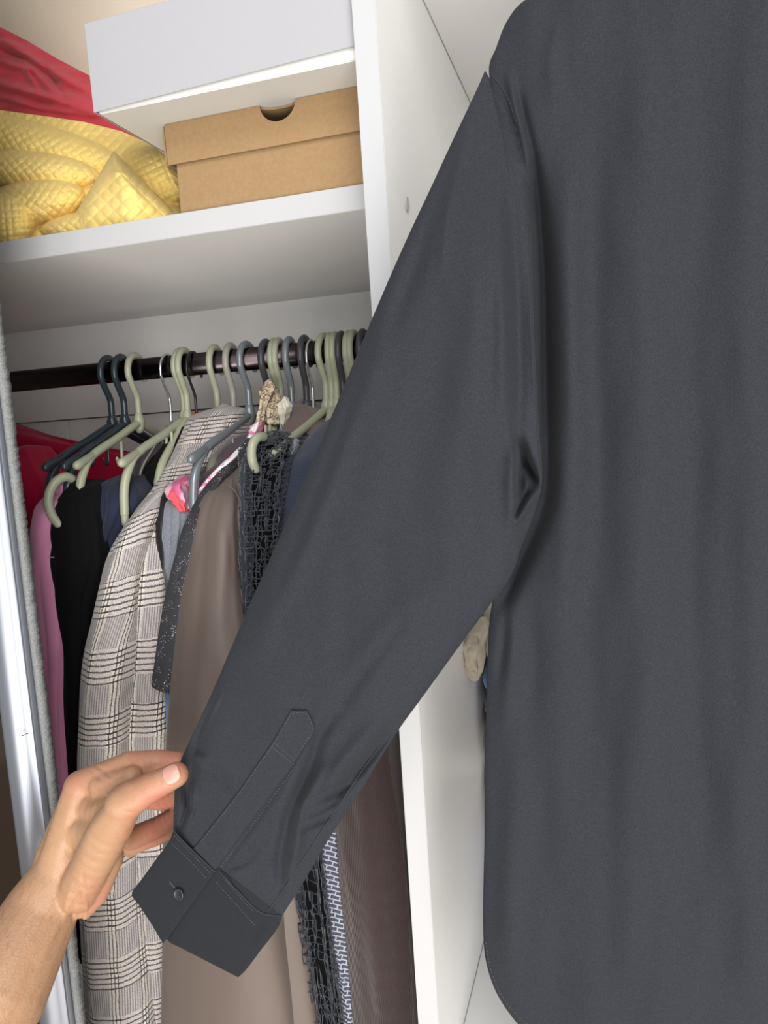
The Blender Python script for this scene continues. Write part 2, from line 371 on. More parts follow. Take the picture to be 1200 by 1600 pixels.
def overlay(sheet, poly, name, mat, parent, lift=.0012, step=6, thick=.0014):
    """raised cloth panel lying on a sheet: quad strip between two pixel polylines (poly = (left pts, right pts))"""
    A = catmull(poly[0], 8); B = catmull(poly[1], 8); n = min(len(A), len(B)); nu = 14
    vs, fs = [], []
    for i in range(n):
        for j in range(nu):
            t = j / (nu - 1); u, v = A[i] * (1 - t) + B[i] * t
            vs.append(P(u, v, sheet.y(u, v) - lift))
    m = len(vs)
    for i in range(n):
        for j in range(nu):
            p = vs[i * nu + j]; t = j / (nu - 1); u, v = A[i] * (1 - t) + B[i] * t
            vs.append(P(u, v, sheet.y(u, v) - lift + thick))
    for i in range(n - 1):
        for j in range(nu - 1):
            a = i * nu + j; f = (a, a + nu, a + nu + 1, a + 1); fs.append(f); fs.append(tuple(x + m for x in f[::-1]))
    bd = [i * nu for i in range(n)] + [(n - 1) * nu + j for j in range(1, nu)] + [i * nu + nu - 1 for i in range(n - 2, -1, -1)] + list(range(nu - 2, 0, -1))
    for i in range(len(bd)):
        a, b = bd[i], bd[(i + 1) % len(bd)]; fs.append((a, a + m, b + m, b)[::-1])
    return link(name, mesh(name, vs, fs, smooth=True), mat, parent)
def dashes(pts_list, fn, period=5.2, duty=.55, r=.00022):
    parts = []
    for pts in pts_list:
        c = catmull(pts, 40); seg = np.r_[0, np.cumsum(np.hypot(*np.diff(c, axis=0).T))]; d = 0.0
        while d + period * duty < seg[-1]:
            a = [np.interp(d, seg, c[:, k]) for k in (0, 1)]; b = [np.interp(d + period * duty, seg, c[:, k]) for k in (0, 1)]
            parts.append(tube_geo([fn(*a), fn(*b)], r, 4)); d += period
    return parts

# generic hanging garment: closed cross-sections; row = (uL, vL, uR, vR, Y, back depth)
def garment(name, rows, mat, parent=None, sub=7, nf=18, nb=16, df=.3, skew=0.0, rip=.002, ripk=7, seed=0, hemwob=0.0, jit=0.0, want=False, smooth=True, vfold=None):
    A = catmull(rows, sub); vs, uv = [], []; n = nf + nb; vlen = 0; prevc = None; nr = len(A)
    for i, r in enumerate(A):
        uL, vL, uR, vR, Y, db = r; Lp = P(uL, vL, Y); Rp = P(uR, vR, Y); w = (Rp - Lp); c = (Lp + Rp) / 2; W = w.length
        per = 0; last = None; tv = i / (nr - 1)
        if prevc is not None: vlen += (c - prevc).length
        prevc = c
        for k in range(n):
            if k < nf: th = math.pi * k / nf; x = -math.cos(th); yy = -math.sin(th) ** .8 * min(df * W, .03)
            else:
                th = math.pi * (k - nf) / nb; x = math.cos(th); x = math.copysign(abs(x) ** .45, x); yy = math.sin(th) ** .7 * db
            p = c + w * (x / 2) + Vector((max(0, yy) * skew, yy, 0))
            ang = 2 * math.pi * k / n
            g = rip * math.sin(ang * ripk / 2 + seed + fbm(tv * 2.5, seed) * 2.5) * min(1, tv * 5) + rip * 1.6 * fbm(math.cos(ang) * 1.6, math.sin(ang) * 1.6 + seed * 3.1, tv * 7 + seed)
            if vfold: g += vfold(k / n, tv)
            out = Vector((x, yy / max(db, .02) * (1 if k >= nf else 3), 0)); out = out.normalized() if out.length > 1e-6 else out
            p = p + out * g + Vector((0, 0, hemwob * math.sin(ang * 3 + seed) * tv ** 6))
            if jit: p += Vector((random.uniform(-jit, jit), random.uniform(-jit, jit), random.uniform(-jit, jit)))
            if last is not None: per += (p - last).length
            last = p; vs.append(p); uv.append((per, -vlen))
    # seam column duplicated through one shared last column is avoided: seam faces at the hidden back-left
    fs = []
    for i in range(nr - 1):
        for k in range(n): fs.append((i * n + k, (i + 1) * n + k, (i + 1) * n + (k + 1) % n, i * n + (k + 1) % n))
    for base, flip in ((0, 0), ((nr - 1) * n, 1)):
        c = sum((vs[base + k] for k in range(n)), Vector()) / n; ci = len(vs); vs.append(c + Vector((0, 0, .004 if not flip else .01))); uv.append(uv[base + n // 4])
        for k in range(n):
            f = (base + k, base + (k + 1) % n, ci); fs.append(f if not flip else f[::-1])
    me = mesh(name, vs, fs, smooth, uv)
    return link(name, me, mat, parent)

# ------------------------------------------------------------------ structure: room, wardrobe, sliding door
YD, YS, YB, YR = .64, .70, 1.127, .92          # divider front, shelf front, back board, rail
XD0 = P(575.2, 400, YD).x; XD1 = P(610, 400, YD).x
SZ1 = P(300, 330.2, YS).z; SZ0 = P(300, 367.1, YS).z
TOPZ = CZ + .86; UPZ = PX(660, 0, XD1).z; LOWZ = PX(724, 1600, XD1).z
XL = P(-190, 600, YR).x; XR = XD1 + .62; FL = 0.0
print('geo', XD0, XD1, SZ0, SZ1, TOPZ, LOWZ, XL, XR)
tag(box('floor', (-2.6, -2.6, -.05), (2.4, 1.3, 0), M['floor'], bev=0), kind='structure')
tag(box('wall_back', (-2.6, 1.16, 0), (2.4, 1.28, 2.75), M['wall'], bev=0), kind='structure')
wd = empty('wardrobe', (XL, YB, 0)); tag(wd, 'white laminate built-in wardrobe with a divider, shelf and clothes rail', 'wardrobe')
box('side_panel', (XL - .02, YD, .001), (XL, YB + .015, TOPZ + .02), M['inner_lightened'], wd)
box('side_panel', (XR, YD, .001), (XR + .02, YB + .015, TOPZ + .02), M['inner_lightened'], wd)
dv = box('divider_panel', (XD0, YD + .0012, .09), (XD1, YB, TOPZ), M['inner_lightened'], wd, .0004)
box('darkened_edge_strip', (XD0 - .0001, YD, .09), (XD1 + .0001, YD + .0011, TOPZ), M['white'], dv, .0004)  # strip added to give the divider's lit front the darkened laminate
box('top_panel', (XL - .02, YD, TOPZ), (XR + .02, YB + .015, TOPZ + .02), M['inner_lightened'], wd)
box('bottom_panel', (XL, YD + .01, .06), (XR, YB, .08), M['inner_lightened'], wd)
box('plinth', (XL, YD + .05, .001), (XR, YD + .07, .059), M['inner_lightened'], wd)
hs = box('shelf', (XL + .0005, YS + .0012, SZ0), (XD0 - .0005, YB - .001, SZ1), M['inner_lightened'], wd, .0004)
box('darkened_edge_strip', (XL + .0005, YS, SZ0 - .0001), (XD0 - .0005, YS + .0011, SZ1 + .0001), M['white'], hs, .0004)  # added strip, darkened laminate copy for the shelf's lit front edge
box('shelf', (XD1 + .0005, YD + .02, LOWZ - .02), (XR - .0005, YB - .001, LOWZ), M['inner_lightened'], wd, .0012)
box('shelf', (XD1 + .0005, YD + .02, UPZ), (XR - .0005, YB - .001, UPZ + .018), M['inner_lightened'], wd, .0012)
box('back_board', (XL, YB, SZ1 + .0), (XD0, YB + .006, TOPZ), M['lining'], wd, 0)
box('back_board', (XD1, YB, .08), (XR, YB + .006, TOPZ), M['inner_lightened'], wd, 0)
RAILZ = P(150, 652, YB).z
box('back_board', (XL, YB - .012, RAILZ), (XD0, YB + .006, SZ0), M['inner_lightened'], wd, .0008)
xj = P(112, 700, YB).x; xs = [XL, xj - .30, xj, xj + .34, XD0]
for i in range(4):
    if xs[i + 1] - xs[i] > .02: box('back_board', (xs[i] + .0008, YB - .004, .08), (xs[i + 1] - .0008, YB + .006, RAILZ - .002), M['inner_lightened'], wd, .0008)
pc = PX(635, 319, XD1)
bm = bmesh.new(); bmesh.ops.create_cone(bm, cap_ends=True, segments=28, radius1=.0075, radius2=.0062, depth=.0016)
me = bpy.data.meshes.new('cover_cap'); bm.to_mesh(me); bm.free()
cap = link('cover_cap', me, M['white'], dv); cap.rotation_euler = (0, math.pi / 2, 0); cap.location = (XD1 + .0008, pc.y, pc.z)
# clothes rail: oval dark bronze tube with end sockets
RZ = P(150, 584, YR).z
def oval_rail():
    vs, fs = [], []; n = 28
    for x in (XL + .002, XD0 - .002):
        for k in range(n):
            a = 2 * math.pi * k / n; vs.append((x, YR + math.cos(a) * .0085, RZ + math.sin(a) * .0145))
    for k in range(n): fs.append((k, (k + 1) % n, n + (k + 1) % n, n + k))
    fs.append(tuple(range(n))[::-1]); fs.append(tuple(range(n, 2 * n))); return mesh('clothes_rail', vs, fs)
link('clothes_rail', oval_rail(), M['rod'], wd)
for x in (XL + .004, XD0 - .004):
    tube('rail_socket', [(x - .003, YR, RZ), (x + .003, YR, RZ)], .02, M['rod'], wd, 20)
box('door_track', (-1.5, .535, TOPZ + .03), (XR + .02, .66, TOPZ + .06), M['alu'], wd, .002)
box('fascia', (XL - .02, .64, TOPZ + .02), (XR + .02, .66, 2.72), M['white'], wd, .001)

# sliding door: aluminium handle profile, brush strip, dark glass panel
dr = empty('door_1', (-.6, .57, 0)); tag(dr, kind='structure')
xp1 = P(64, 1200, .562).x; xp0 = xp1 - .0385
def extrude(name, prof, z0, z1, mat, parent):
    n = len(prof); vs = [(x, y, z0) for x, y in prof] + [(x, y, z1) for x, y in prof]
    fs = [(k, (k + 1) % n, n + (k + 1) % n, n + k) for k in range(n)] + [tuple(range(n))[::-1], tuple(range(n, 2 * n))]
    o = link(name, mesh(name, vs, fs), mat, parent)
    bv = o.modifiers.new('edge', 'EDGE_SPLIT'); bv.split_angle = math.radians(40); return o
pr = [(xp0, .590), (xp0, .566)] + [(xp0 + .0 + .031 * t, .562 - .009 * math.sin(math.pi * t) ** .8) for t in np.linspace(0.02, 1, 14)] + [(xp0 + .0335, .563), (xp0 + .037, .5615), (xp0 + .0385, .5635), (xp0 + .0385, .572), (xp0 + .03, .590)]
extrude('handle_profile', pr, .02, TOPZ + .028, M['alu'], dr)
pr = [(xp0 + .039, .574), (xp0 + .039, .566), (xp0 + .0425, .5650), (xp0 + .0445, .567), (xp0 + .0450, .574)]
# brush strip with an uneven pile edge
def brush():
    vs, fs = [], []; zs = np.linspace(.02, TOPZ + .02, 900); n = len(pr)
    for z in zs:
        for i, (x, y) in enumerate(pr):
            j = (random.uniform(-.0007, .0007) if i in (2, 3, 4) else 0) + (fbm(z * 60, i) * .0006 if i in (2, 3) else 0); vs.append((x + j, y + j * .7, z))
    for i in range(len(zs) - 1):
        for k in range(n): a = i * n; fs.append((a + k, a + (k + 1) % n, a + n + (k + 1) % n, a + n + k))
    return mesh('brush_strip', vs, fs)
link('brush_strip', brush(), M['dust'], dr)
box('door_panel', (-1.25, .570, .02), (xp0 - .0005, .586, TOPZ + .02), M['glass'], dr, .001)
mk = P(38, 1148, .553)
joined('scratch', [tube_geo([P(34, 1150, .5537), P(39, 1148, .5533)], .0004, 5), tube_geo([P(41, 1147, .5533), P(44, 1146, .5533)], .0004, 5)], M['scratch'], dr)

# ------------------------------------------------------------------ hangers
def hanger_parts(r=.0046, wire=False, slim=False):
    hk = [(0, .0215, -.010), (0, .0225, .002)] + [(0, .0215 * math.cos(a), .0215 * math.sin(a) + .0) for a in np.linspace(.35, math.pi + .35, 12)] + [(0, -.012, -.020), (0, -.002, -.034), (0, 0, -.046), (0, 0, -.071)]
    hk = [(x, y, z + .0) for x, y, z in hk]; hk = catmull(hk, 4)
    parts = {'hook': tube_geo(hk, r * .95, 12)}
    hw = .2
    arm = [(0, -.118, -.105)] + [(0, -.06, -.087), (0, 0, -.070), (0, .06, -.087), (0, .118, -.105)]
    hw = .152; arm = catmull([(0, -hw, -.178), (0, -.150, -.150), (0, -.140, -.128), (0, -.118, -.108), (0, -.06, -.089), (0, -.006, -.071), (0, .006, -.071), (0, .06, -.089), (0, .118, -.108), (0, .140, -.128), (0, .150, -.150), (0, hw, -.178)], 5)
    if slim or wire:
        hw = .095; arm = catmull([(0, -hw, -.148), (0, -.08, -.124), (0, -.045, -.098), (0, -.006, -.071), (0, .006, -.071), (0, .045, -.098), (0, .08, -.124), (0, hw, -.148)], 5)
    parts['shoulder_bar'] = tube_geo(arm, r * 1.15, 12)
    low = catmull([(0, -hw, -.178), (0, -.150, -.190), (0, -.135, -.198), (0, -.08, -.200), (0, .08, -.200), (0, .135, -.198), (0, .150, -.190), (0, hw, -.178)], 5)
    if slim or wire: low = catmull([(0, -hw, -.150), (0, -hw + .004, -.156), (0, -.06, -.158), (0, .06, -.158), (0, hw - .004, -.156), (0, hw, -.150)], 5)
    parts['lower_bar'] = tube_geo(low, r * 1.0, 10)
    if not wire:
        for s in (() if slim else (-1, 1)):
            parts['strap_notch' + ('' if s < 0 else ' ')] = tube_geo([(0, s * .105, -.104), (0, s * .146, -.1165), (0, s * .152, -.118)], [r * 1.1, r * 1.2, r * 1.2], 10)
        a, b = tube_geo([(0, 0, -.058), (0, 0, -.066), (0, 0, -.078)], [r * 1.1, r * 1.7, r * 1.4], 12); parts['collar'] = (a, b)
        a, b = tube_geo(catmull([(0, -.05, -.086), (0, -.05, -.115), (0, -.053, -.121), (0, -.059, -.121), (0, -.062, -.114)], 5), r * .45, 8); parts['strap_hook'] = (a, b)
    return parts
HPM = {0: {k.strip(): mesh(k.strip(), *g) for k, g in hanger_parts().items() if k[-1] != ' '}, 2: {k: mesh(k, *g) for k, g in hanger_parts(slim=True).items()}, 1: {k: mesh(k, *g) for k, g in hanger_parts(.0019, True).items()}}
MESHC = {}
def hanger(u, colour, label, yaw=.18, wire=False, dy=0.0, tilt=0.045, group='hangers on the clothes rail'):
    x = P(u, 575, YR).x
    o = empty('clothes_hanger', (x, YR + dy, RZ + (-.002 if wire != 1 else -.0055))); o['local'] = 1
    o.rotation_euler = (0, tilt, yaw); tag(o, label, 'hanger', group)
    for k, me in HPM[wire].items():
        key = (k, wire, colour)
        if key not in MESHC: m2 = me.copy(); m2.name = k; m2.materials.append(M[colour]); MESHC[key] = m2
        c = bpy.data.objects.new(k, MESHC[key]); COL.objects.link(c); c.parent = o
    return o
HG = [
 (176, 'slate', 'black-blue plastic hanger, first from the left on the rail', .08, 0),
 (196, 'slate', 'dark slate plastic hanger, second from the left on the rail', .12, 0),
 (218, 'olive', 'sage green plastic hanger, third from the left, its end curling over the black dress', .09, 0),
 (268, 'silverw', 'shiny silver wire hanger hook left of the sage pair', .06, 1),
 (290, 'olive', 'sage plastic hanger with long bar pointing at the navy top', .03, 0),
 (296, 'olive', 'sage plastic hanger tight behind its twin, left of the checked coat', .10, 0),
 (309, 'blackw', 'thin black wire hanger left of the checked coat collar', .08, 1),
 (343, 'olive', 'sage plastic hanger whose hook rises from the checked coat collar', .12, 0),
 (368, 'stone', 'stone beige plastic hanger right of the checked coat collar', .12, 0),
 (393, 'steel', 'blue-grey plastic hanger with grey bar over the checked coat', .0, 0),
 (424, 'dark', 'charcoal plastic hanger above the leopard print scarf', .08, 0),
 (438, 'olive', 'sage plastic hanger, left one of the pair beside the silver-grey hook', .10, 0),
 (444, 'olive', 'sage plastic hanger, right one of the pair beside the silver-grey hook', .12, 0),
 (461, 'steel', 'silver-grey plastic hanger left of the thick charcoal hook', .12, 0),
 (484, 'dark', 'thick charcoal plastic hanger hook in the middle of the right group', .10, 0),
 (494, 'silverw', 'thin silver wire hanger just right of the thick charcoal hook', .06, 1),
 (515, 'olive', 'sage plastic hanger with long bar over the black lace dress', -.05, 0),
 (524, 'olive', 'sage plastic hanger, middle of the sage trio near the rail end', .20, 0),
 (532, 'olive', 'sage plastic hanger, last of the sage trio near the rail end', .15, 0),
 (542, 'dark', 'purple-charcoal plastic hanger beside the shirt sleeve', .10, 0),
 (554, 'olive', 'sage plastic hanger, left one of the last pair by the sleeve', .08, 0),
 (561, 'olive', 'sage plastic hanger, right one of the last pair by the sleeve', .06, 0),
 (576, 'dark', 'dark brown plastic hanger farthest right, half hidden by the sleeve', .05, 0)]
HO = {}
for u, c, l, yw, w in HG: HO[u] = hanger(u - 6, c, l, yw, w if (w or u in (176, 196, 218, 290, 393, 515)) and not (w == 2) else 2, dy=random.uniform(-.001, .001))

# ------------------------------------------------------------------ hanging clothes
def thing(name, label, cat='garment', at=(0, 0), Y=.9, group='clothes hanging on the rail'):
    o = empty(name, P(at[0], at[1], Y)); tag(o, label, cat, group); return o
# crimson garment against the back
t = tag(garment('crimson_blouse', [(-60, 640, 150, 712, 1.06, .03), (-70, 668, 250, 722, 1.05, .035), (-60, 720, 282, 760, 1.045, .04), (-50, 800, 285, 820, 1.045, .04), (-40, 1000, 290, 1000, 1.045, .04), (-20, 1400, 300, 1400, 1.045, .04)], M['crimson'], rip=.004, nf=50, df=.03, seed=2.0), 'crimson red top hanging sideways against the wardrobe back, behind the pink one', 'garment')
t2 = garment('crimson_blouse', [(20, 700, 40, 700, .93, .06), (8, 760, 66, 770, .90, .08), (8, 900, 74, 900, .90, .08), (20, 1200, 90, 1200, .90, .08), (30, 1500, 100, 1500, .9, .08)], M['crimson'], rip=.004, seed=4)
tag(t2, 'deep crimson blouse edge hanging farthest left beside the door brush', 'garment')
t = thing('pink_shirt', 'mauve pink cotton shirt hanging beside the door brush strip', at=(80, 780), Y=.76)
garment('sleeve', [(70, 778, 96, 772, .775, .05), (56, 797, 100, 790, .76, .09), (49, 830, 96, 830, .752, .14), (49, 868, 90, 868, .75, .2), (52, 900, 92, 900, .75, .22), (62, 1000, 100, 1000, .75, .22), (74, 1120, 98, 1120, .75, .22), (84, 1240, 104, 1240, .75, .22), (100, 1500, 118, 1500, .75, .2)], M['pink'], t, rip=.0015, seed=1)
garment('collar_band', [(98, 746, 110, 745, .79, .02), (88, 762, 112, 756, .78, .02), (86, 776, 108, 782, .778, .02), (92, 792, 100, 796, .778, .015)], M['pink'], t, rip=.001, seed=1.5)
joined('seam', [tube_geo([P(48.5 + 41 * s, 871, .7415) for s in np.linspace(.02, .98, 8)], .0007, 6)], M['pink'], t)
t = thing('black_dress', 'black gathered dress hanging under the curved sage hanger tip', at=(110, 770), Y=.78)
garment('bodice', [(112, 758, 140, 752, .80, .05), (92, 785, 150, 762, .775, .12), (80, 830, 156, 800, .765, .2), (80, 880, 158, 880, .76, .24), (84, 950, 140, 950, .76, .26), (98, 1060, 138, 1060, .76, .26), (108, 1200, 134, 1200, .76, .26), (118, 1500, 138, 1500, .76, .26)], M['black'], t, rip=.0028, ripk=22, seed=5)
garment('strap', [(108, 758, 132, 752, .776, .015), (96, 780, 124, 776, .768, .018), (92, 796, 112, 800, .765, .015), (96, 812, 104, 815, .765, .012)], M['black'], t, rip=.002, seed=6)
t = thing('navy_jersey', 'plain navy jersey top draped left of the checked coat', at=(180, 750), Y=.8)
garment('body', [(168, 752, 196, 742, .815, .05), (157, 764, 208, 752, .80, .1), (149, 800, 214, 786, .785, .2), (144, 860, 180, 850, .785, .24), (139, 940, 170, 940, .785, .24), (131, 1040, 165, 1040, .80, .23), (124, 1200, 158, 1200, .82, .21), (130, 1500, 160, 1500, .82, .21)], M['navy'], t, rip=.004, ripk=11, seed=3)
t = thing('black_vest', 'black top squeezed between the navy top and checked coat', at=(240, 700), Y=.86)
garment('body', [(262, 690, 290, 665, .90, .05), (238, 722, 285, 700, .87, .1), (214, 752, 270, 750, .85, .16), (215, 800, 262, 800, .83, .2), (225, 900, 250, 900, .83, .2), (222, 1100, 248, 1100, .83, .2), (222, 1400, 248, 1400, .83, .2)], M['black'], t, rip=.003, seed=8)
t = thing('plum_top', 'dark plum top hanging behind the empty sage hanger bars', at=(240, 700), Y=.95)
garment('body', [(232, 700, 262, 694, .97, .05), (214, 730, 262, 730, .96, .08), (205, 800, 262, 800, .95, .1), (205, 1000, 262, 1000, .95, .1)], M['plum'], t, rip=.003, seed=9)
t = thing('rust_top', 'rust orange top peeking out left of the coat collar', at=(290, 660), Y=.92)
garment('body', [(296, 648, 306, 645, .925, .02), (286, 668, 306, 664, .915, .04), (277, 700, 300, 698, .905, .08), (276, 760, 296, 760, .9, .12), (276, 900, 290, 900, .9, .12)], M['rust'], t, rip=.001, seed=9)

coat = thing('checked_coat', 'grey and cream glen check wool coat, the bulkiest garment on the rail', 'coat', (340, 640), .9)
garment('body', [(330, 641, 352, 637, .935, .04), (303, 652, 368, 645, .90, .08), (284, 688, 372, 672, .875, .14), (264, 727, 340, 712, .845, .2), (243, 762, 298, 756, .82, .24), (222, 797, 262, 780, .795, .28), (208, 840, 256, 822, .78, .3), (200, 900, 258, 890, .765, .31), (196, 960, 260, 955, .76, .31), (190, 1060, 262, 1060, .757, .31), (190, 1160, 264, 1160, .757, .31), (195, 1300, 266, 1300, .757, .31), (205, 1450, 266, 1450, .757, .31), (215, 1620, 268, 1620, .757, .31), (230, 2000, 275, 2000, .757, .3)], M['plaid'], coat, sub=9, nf=26, nb=24, rip=.0022, ripk=5, seed=1, df=.35)
garment('sleeve', [(244, 762, 262, 756, .80, .05), (216, 796, 252, 776, .782, .07), (192, 834, 242, 806, .765, .08), (174, 868, 228, 850, .752, .085), (162, 905, 218, 890, .745, .085), (150, 955, 215, 945, .74, .08), (138, 1015, 213, 1010, .737, .08), (131, 1090, 209, 1090, .735, .08), (127, 1170, 206, 1170, .735, .08), (126, 1260, 212, 1260, .735, .08), (129, 1380, 219, 1380, .735, .08), (134, 1490, 228, 1490, .735, .08), (139, 1600, 243, 1600, .735, .08), (143, 1680, 252, 1680, .735, .07)], M['plaid'], coat, sub=9, nf=30, nb=20, rip=.0022, ripk=4, seed=2.6, df=.42)
garment('collar', [(338, 636, 352, 634, .915, .03), (318, 646, 366, 640, .885, .05), (300, 668, 362, 660, .865, .05), (286, 698, 346, 690, .85, .05), (270, 724, 318, 718, .835, .05), (256, 744, 290, 738, .825, .04)], M['plaid'], coat, sub=8, nf=24, rip=.002, seed=5, df=.3)

t = thing('leather_jacket', 'black leather jacket edge between the coat and the grey tee', 'jacket', (255, 780), .8)
garment('body', [(256, 765, 268, 757, .80, .1), (246, 786, 268, 775, .785, .2), (243, 830, 264, 825, .77, .26), (246, 880, 268, 880, .765, .28), (252, 960, 272, 960, .765, .28), (255, 1200, 275, 1200, .765, .28)], M['leather'], t, rip=.001, seed=3)
t = thing('grey_tee', 'light grey marl tee with a pink floral shoulder, right of the coat', 'shirt', (275, 760), .78)
garment('body', [(264, 775, 292, 765, .79, .1), (259, 800, 290, 790, .775, .18), (257, 840, 286, 835, .768, .22), (257, 880, 280, 880, .765, .24), (264, 920, 282, 920, .765, .24), (262, 1000, 280, 1000, .765, .24), (264, 1150, 280, 1150, .765, .24)], M['greytee'], t, rip=.0018, ripk=9, seed=4)
garment('floral_trim', [(274, 750, 282, 746, .79, .03), (262, 762, 285, 753, .776, .05), (261, 777, 289, 770, .77, .05), (272, 785, 290, 788, .768, .04), (284, 800, 290, 800, .768, .02)], M['floral'], t, rip=.002, ripk=8, seed=4)
t = thing('fuzzy_cardigan', 'dark plum fuzzy cardigan under the grey hanger bar', 'cardigan', (360, 700), .86)
garment('body', [(362, 686, 398, 676, .89, .05), (340, 708, 396, 700, .87, .1), (318, 735, 372, 728, .84, .15), (302, 765, 338, 758, .815, .2), (294, 800, 316, 800, .80, .2), (285, 900, 300, 900, .79, .2), (275, 1000, 290, 1000, .79, .2)], M['plum'], t, rip=.003, seed=2)
t = thing('white_floral_blouse', 'white blouse with pink flowers showing beside the grey hanger bars', 'blouse', (380, 690), .84)
garment('strap', [(396, 664, 404, 660, .86, .01), (384, 688, 394, 685, .845, .012), (364, 708, 376, 704, .825, .012), (336, 734, 350, 730, .80, .012), (308, 768, 320, 764, .785, .012), (292, 796, 304, 793, .778, .012)], M['floralw'], t, rip=.001, seed=3)
garment('neck_ruffle', [(395, 664, 408, 662, .865, .012), (388, 676, 402, 676, .86, .014), (386, 690, 398, 692, .858, .012)], M['floral'], t, rip=.002, ripk=9, seed=3)
t = thing('glitter_top', 'charcoal top flecked with silver glitter, hem above the taupe blouse', 'top', (310, 780), .78)
garment('body', [(345, 732, 362, 728, .80, .03), (322, 760, 350, 748, .785, .08), (306, 786, 335, 772, .77, .16), (292, 818, 322, 805, .752, .22), (280, 850, 312, 845, .742, .25), (268, 900, 300, 895, .735, .27), (256, 960, 288, 960, .73, .27), (246, 1020, 279, 1025, .727, .27), (240, 1062, 271, 1076, .726, .27)], M['glitter'], t, sub=8, rip=.001, seed=6)
garment('hem_band', [(239.5, 1054, 272, 1066, .7245, .27), (239, 1062, 272, 1075, .724, .27), (239, 1070, 271, 1082, .7245, .265)], M['glitter'], t, rip=.0004, seed=6)
garment('lining', [(258, 1074, 268, 1078, .74, .2), (259, 1100, 267, 1100, .74, .2), (262, 1150, 267, 1160, .74, .2)], M['jeans'], t, rip=.0004, seed=6)
t = thing('taupe_blouse', 'taupe satin blouse, widest plain garment in the middle of the rail', 'blouse', (380, 730), .8)
garment('body', [(405, 697, 440, 688, .88, .05), (378, 716, 428, 708, .85, .12), (352, 738, 402, 730, .815, .18), (332, 762, 388, 760, .79, .24), (322, 800, 387, 800, .77, .27), (316, 860, 388, 860, .758, .28), (310, 930, 390, 930, .755, .28), (305, 1000, 394, 1000, .752, .28), (300, 1100, 412, 1100, .75, .28), (295, 1200, 432, 1200, .75, .28), (285, 1320, 458, 1320, .75, .28), (275, 1450, 478, 1450, .75, .28), (270, 1600, 500, 1600, .75, .28), (270, 1750, 520, 1750, .75, .28)], M['taupe'], t, sub=8, nf=30, rip=.002, ripk=5, seed=1.3, df=.12)
garment('sleeve', [(342, 750, 366, 746, .795, .06), (322, 772, 369, 776, .77, .07), (306, 812, 368, 818, .752, .08), (296, 858, 371, 862, .742, .08), (287, 912, 376, 916, .735, .08), (279, 980, 384, 985, .73, .08), (271, 1060, 400, 1060, .727, .08), (265, 1140, 412, 1140, .725, .08), (262, 1230, 420, 1230, .725, .07), (260, 1330, 430, 1330, .725, .06), (259, 1440, 440, 1440, .727, .06), (258, 1560, 455, 1560, .73, .06), (257, 1700, 465, 1700, .73, .06)], M['taupe'], t, sub=8, nf=34, rip=.0018, ripk=4, seed=2.1, df=.25)
joined('shoulder_seam', [tube_geo([P(u, v, y) for u, v, y in ((345, 758, .757), (356, 757, .765), (368, 768, .764), (378, 790, .76), (384, 812, .758))], .0006, 6)], M['taupe'], t)

# black lace dress: lining plus an open crochet net with real holes
t = thing('lace_dress', 'black crochet lace dress hanging right of the taupe blouse', 'dress', (420, 690), .82)
lr = [(402, 682, 446, 676, .825, .05), (388, 694, 456, 686, .80, .1), (383, 724, 448, 716, .775, .16), (382, 770, 440, 764, .757, .2), (382, 830, 436, 826, .745, .22), (383, 900, 428, 900, .742, .22), (390, 980, 430, 980, .742, .22), (418, 1100, 465, 1100, .745, .22), (446, 1250, 494, 1250, .748, .22), (468, 1400, 514, 1400, .75, .22), (482, 1500, 525, 1500, .752, .22), (498, 1620, 542, 1620, .755, .22)]
garment('lining', [(a + 5, b + 4, c - 4, d + 4, e + .007, f - .02) for a, b, c, d, e, f in lr], M['black'], t, rip=.002, seed=3)
def lace(rows, seed, nm='lace_net'):
    o = garment(nm, rows, M['lace'], t, sub=8, nf=24, nb=8, rip=.004, ripk=12, seed=seed, jit=.0012, smooth=True)
    bm = bmesh.new(); bm.from_mesh(o.data); bm.faces.ensure_lookup_table()
    random.seed(11); ed = [e for e in bm.edges if random.random() < .22]
    bmesh.ops.dissolve_edges(bm, edges=ed, use_verts=False)
    bmesh.ops.triangulate(bm, faces=[f for f in bm.faces if random.random() < .3]); bm.to_mesh(o.data); bm.free()
    w = o.modifiers.new('net', 'WIREFRAME'); w.thickness = .0017; w.use_even_offset = False; w.use_boundary = True
    sb = o.modifiers.new('sm', 'SUBSURF'); sb.levels = 0; sb.render_levels = 0
    o['kind'] = 'stuff'; return o
lace([(a - 2, b, c + 1, d, e - .002, f) for a, b, c, d, e, f in lr], 3)
garment('scallop_edge', [(384, 700, 396, 696, .775, .02), (381, 740, 394, 738, .757, .02), (379, 800, 392, 800, .742, .02), (380, 870, 392, 870, .735, .02), (382, 940, 392, 940, .733, .02), (386, 1000, 394, 1000, .735, .02)], M['lace'], t, sub=10, rip=.0025, ripk=10, seed=5, jit=.0008)
# curved sage hanger tip standing out of the lace
def tip_of(h, o):
    o.parent = h; o.matrix_parent_inverse = Matrix.LocRotScale(h.location, h.rotation_euler, None).inverted()
tip_of(HO[515], tube('curved_end', catmull([P(412, 682, .775), P(402, 684, .762), P(395, 694, .755), P(393, 708, .752), P(395, 722, .753), P(400, 734, .758)], 5), .0052, M['olive'], None, 12))
tip_of(HO[218], tube('curved_end', catmull([P(112, 748, .775), P(102, 745, .766), P(88, 752, .757), P(78, 768, .75), P(76, 788, .746), P(82, 806, .745), P(93, 820, .746)], 5), .0056, M['olive'], None, 12))
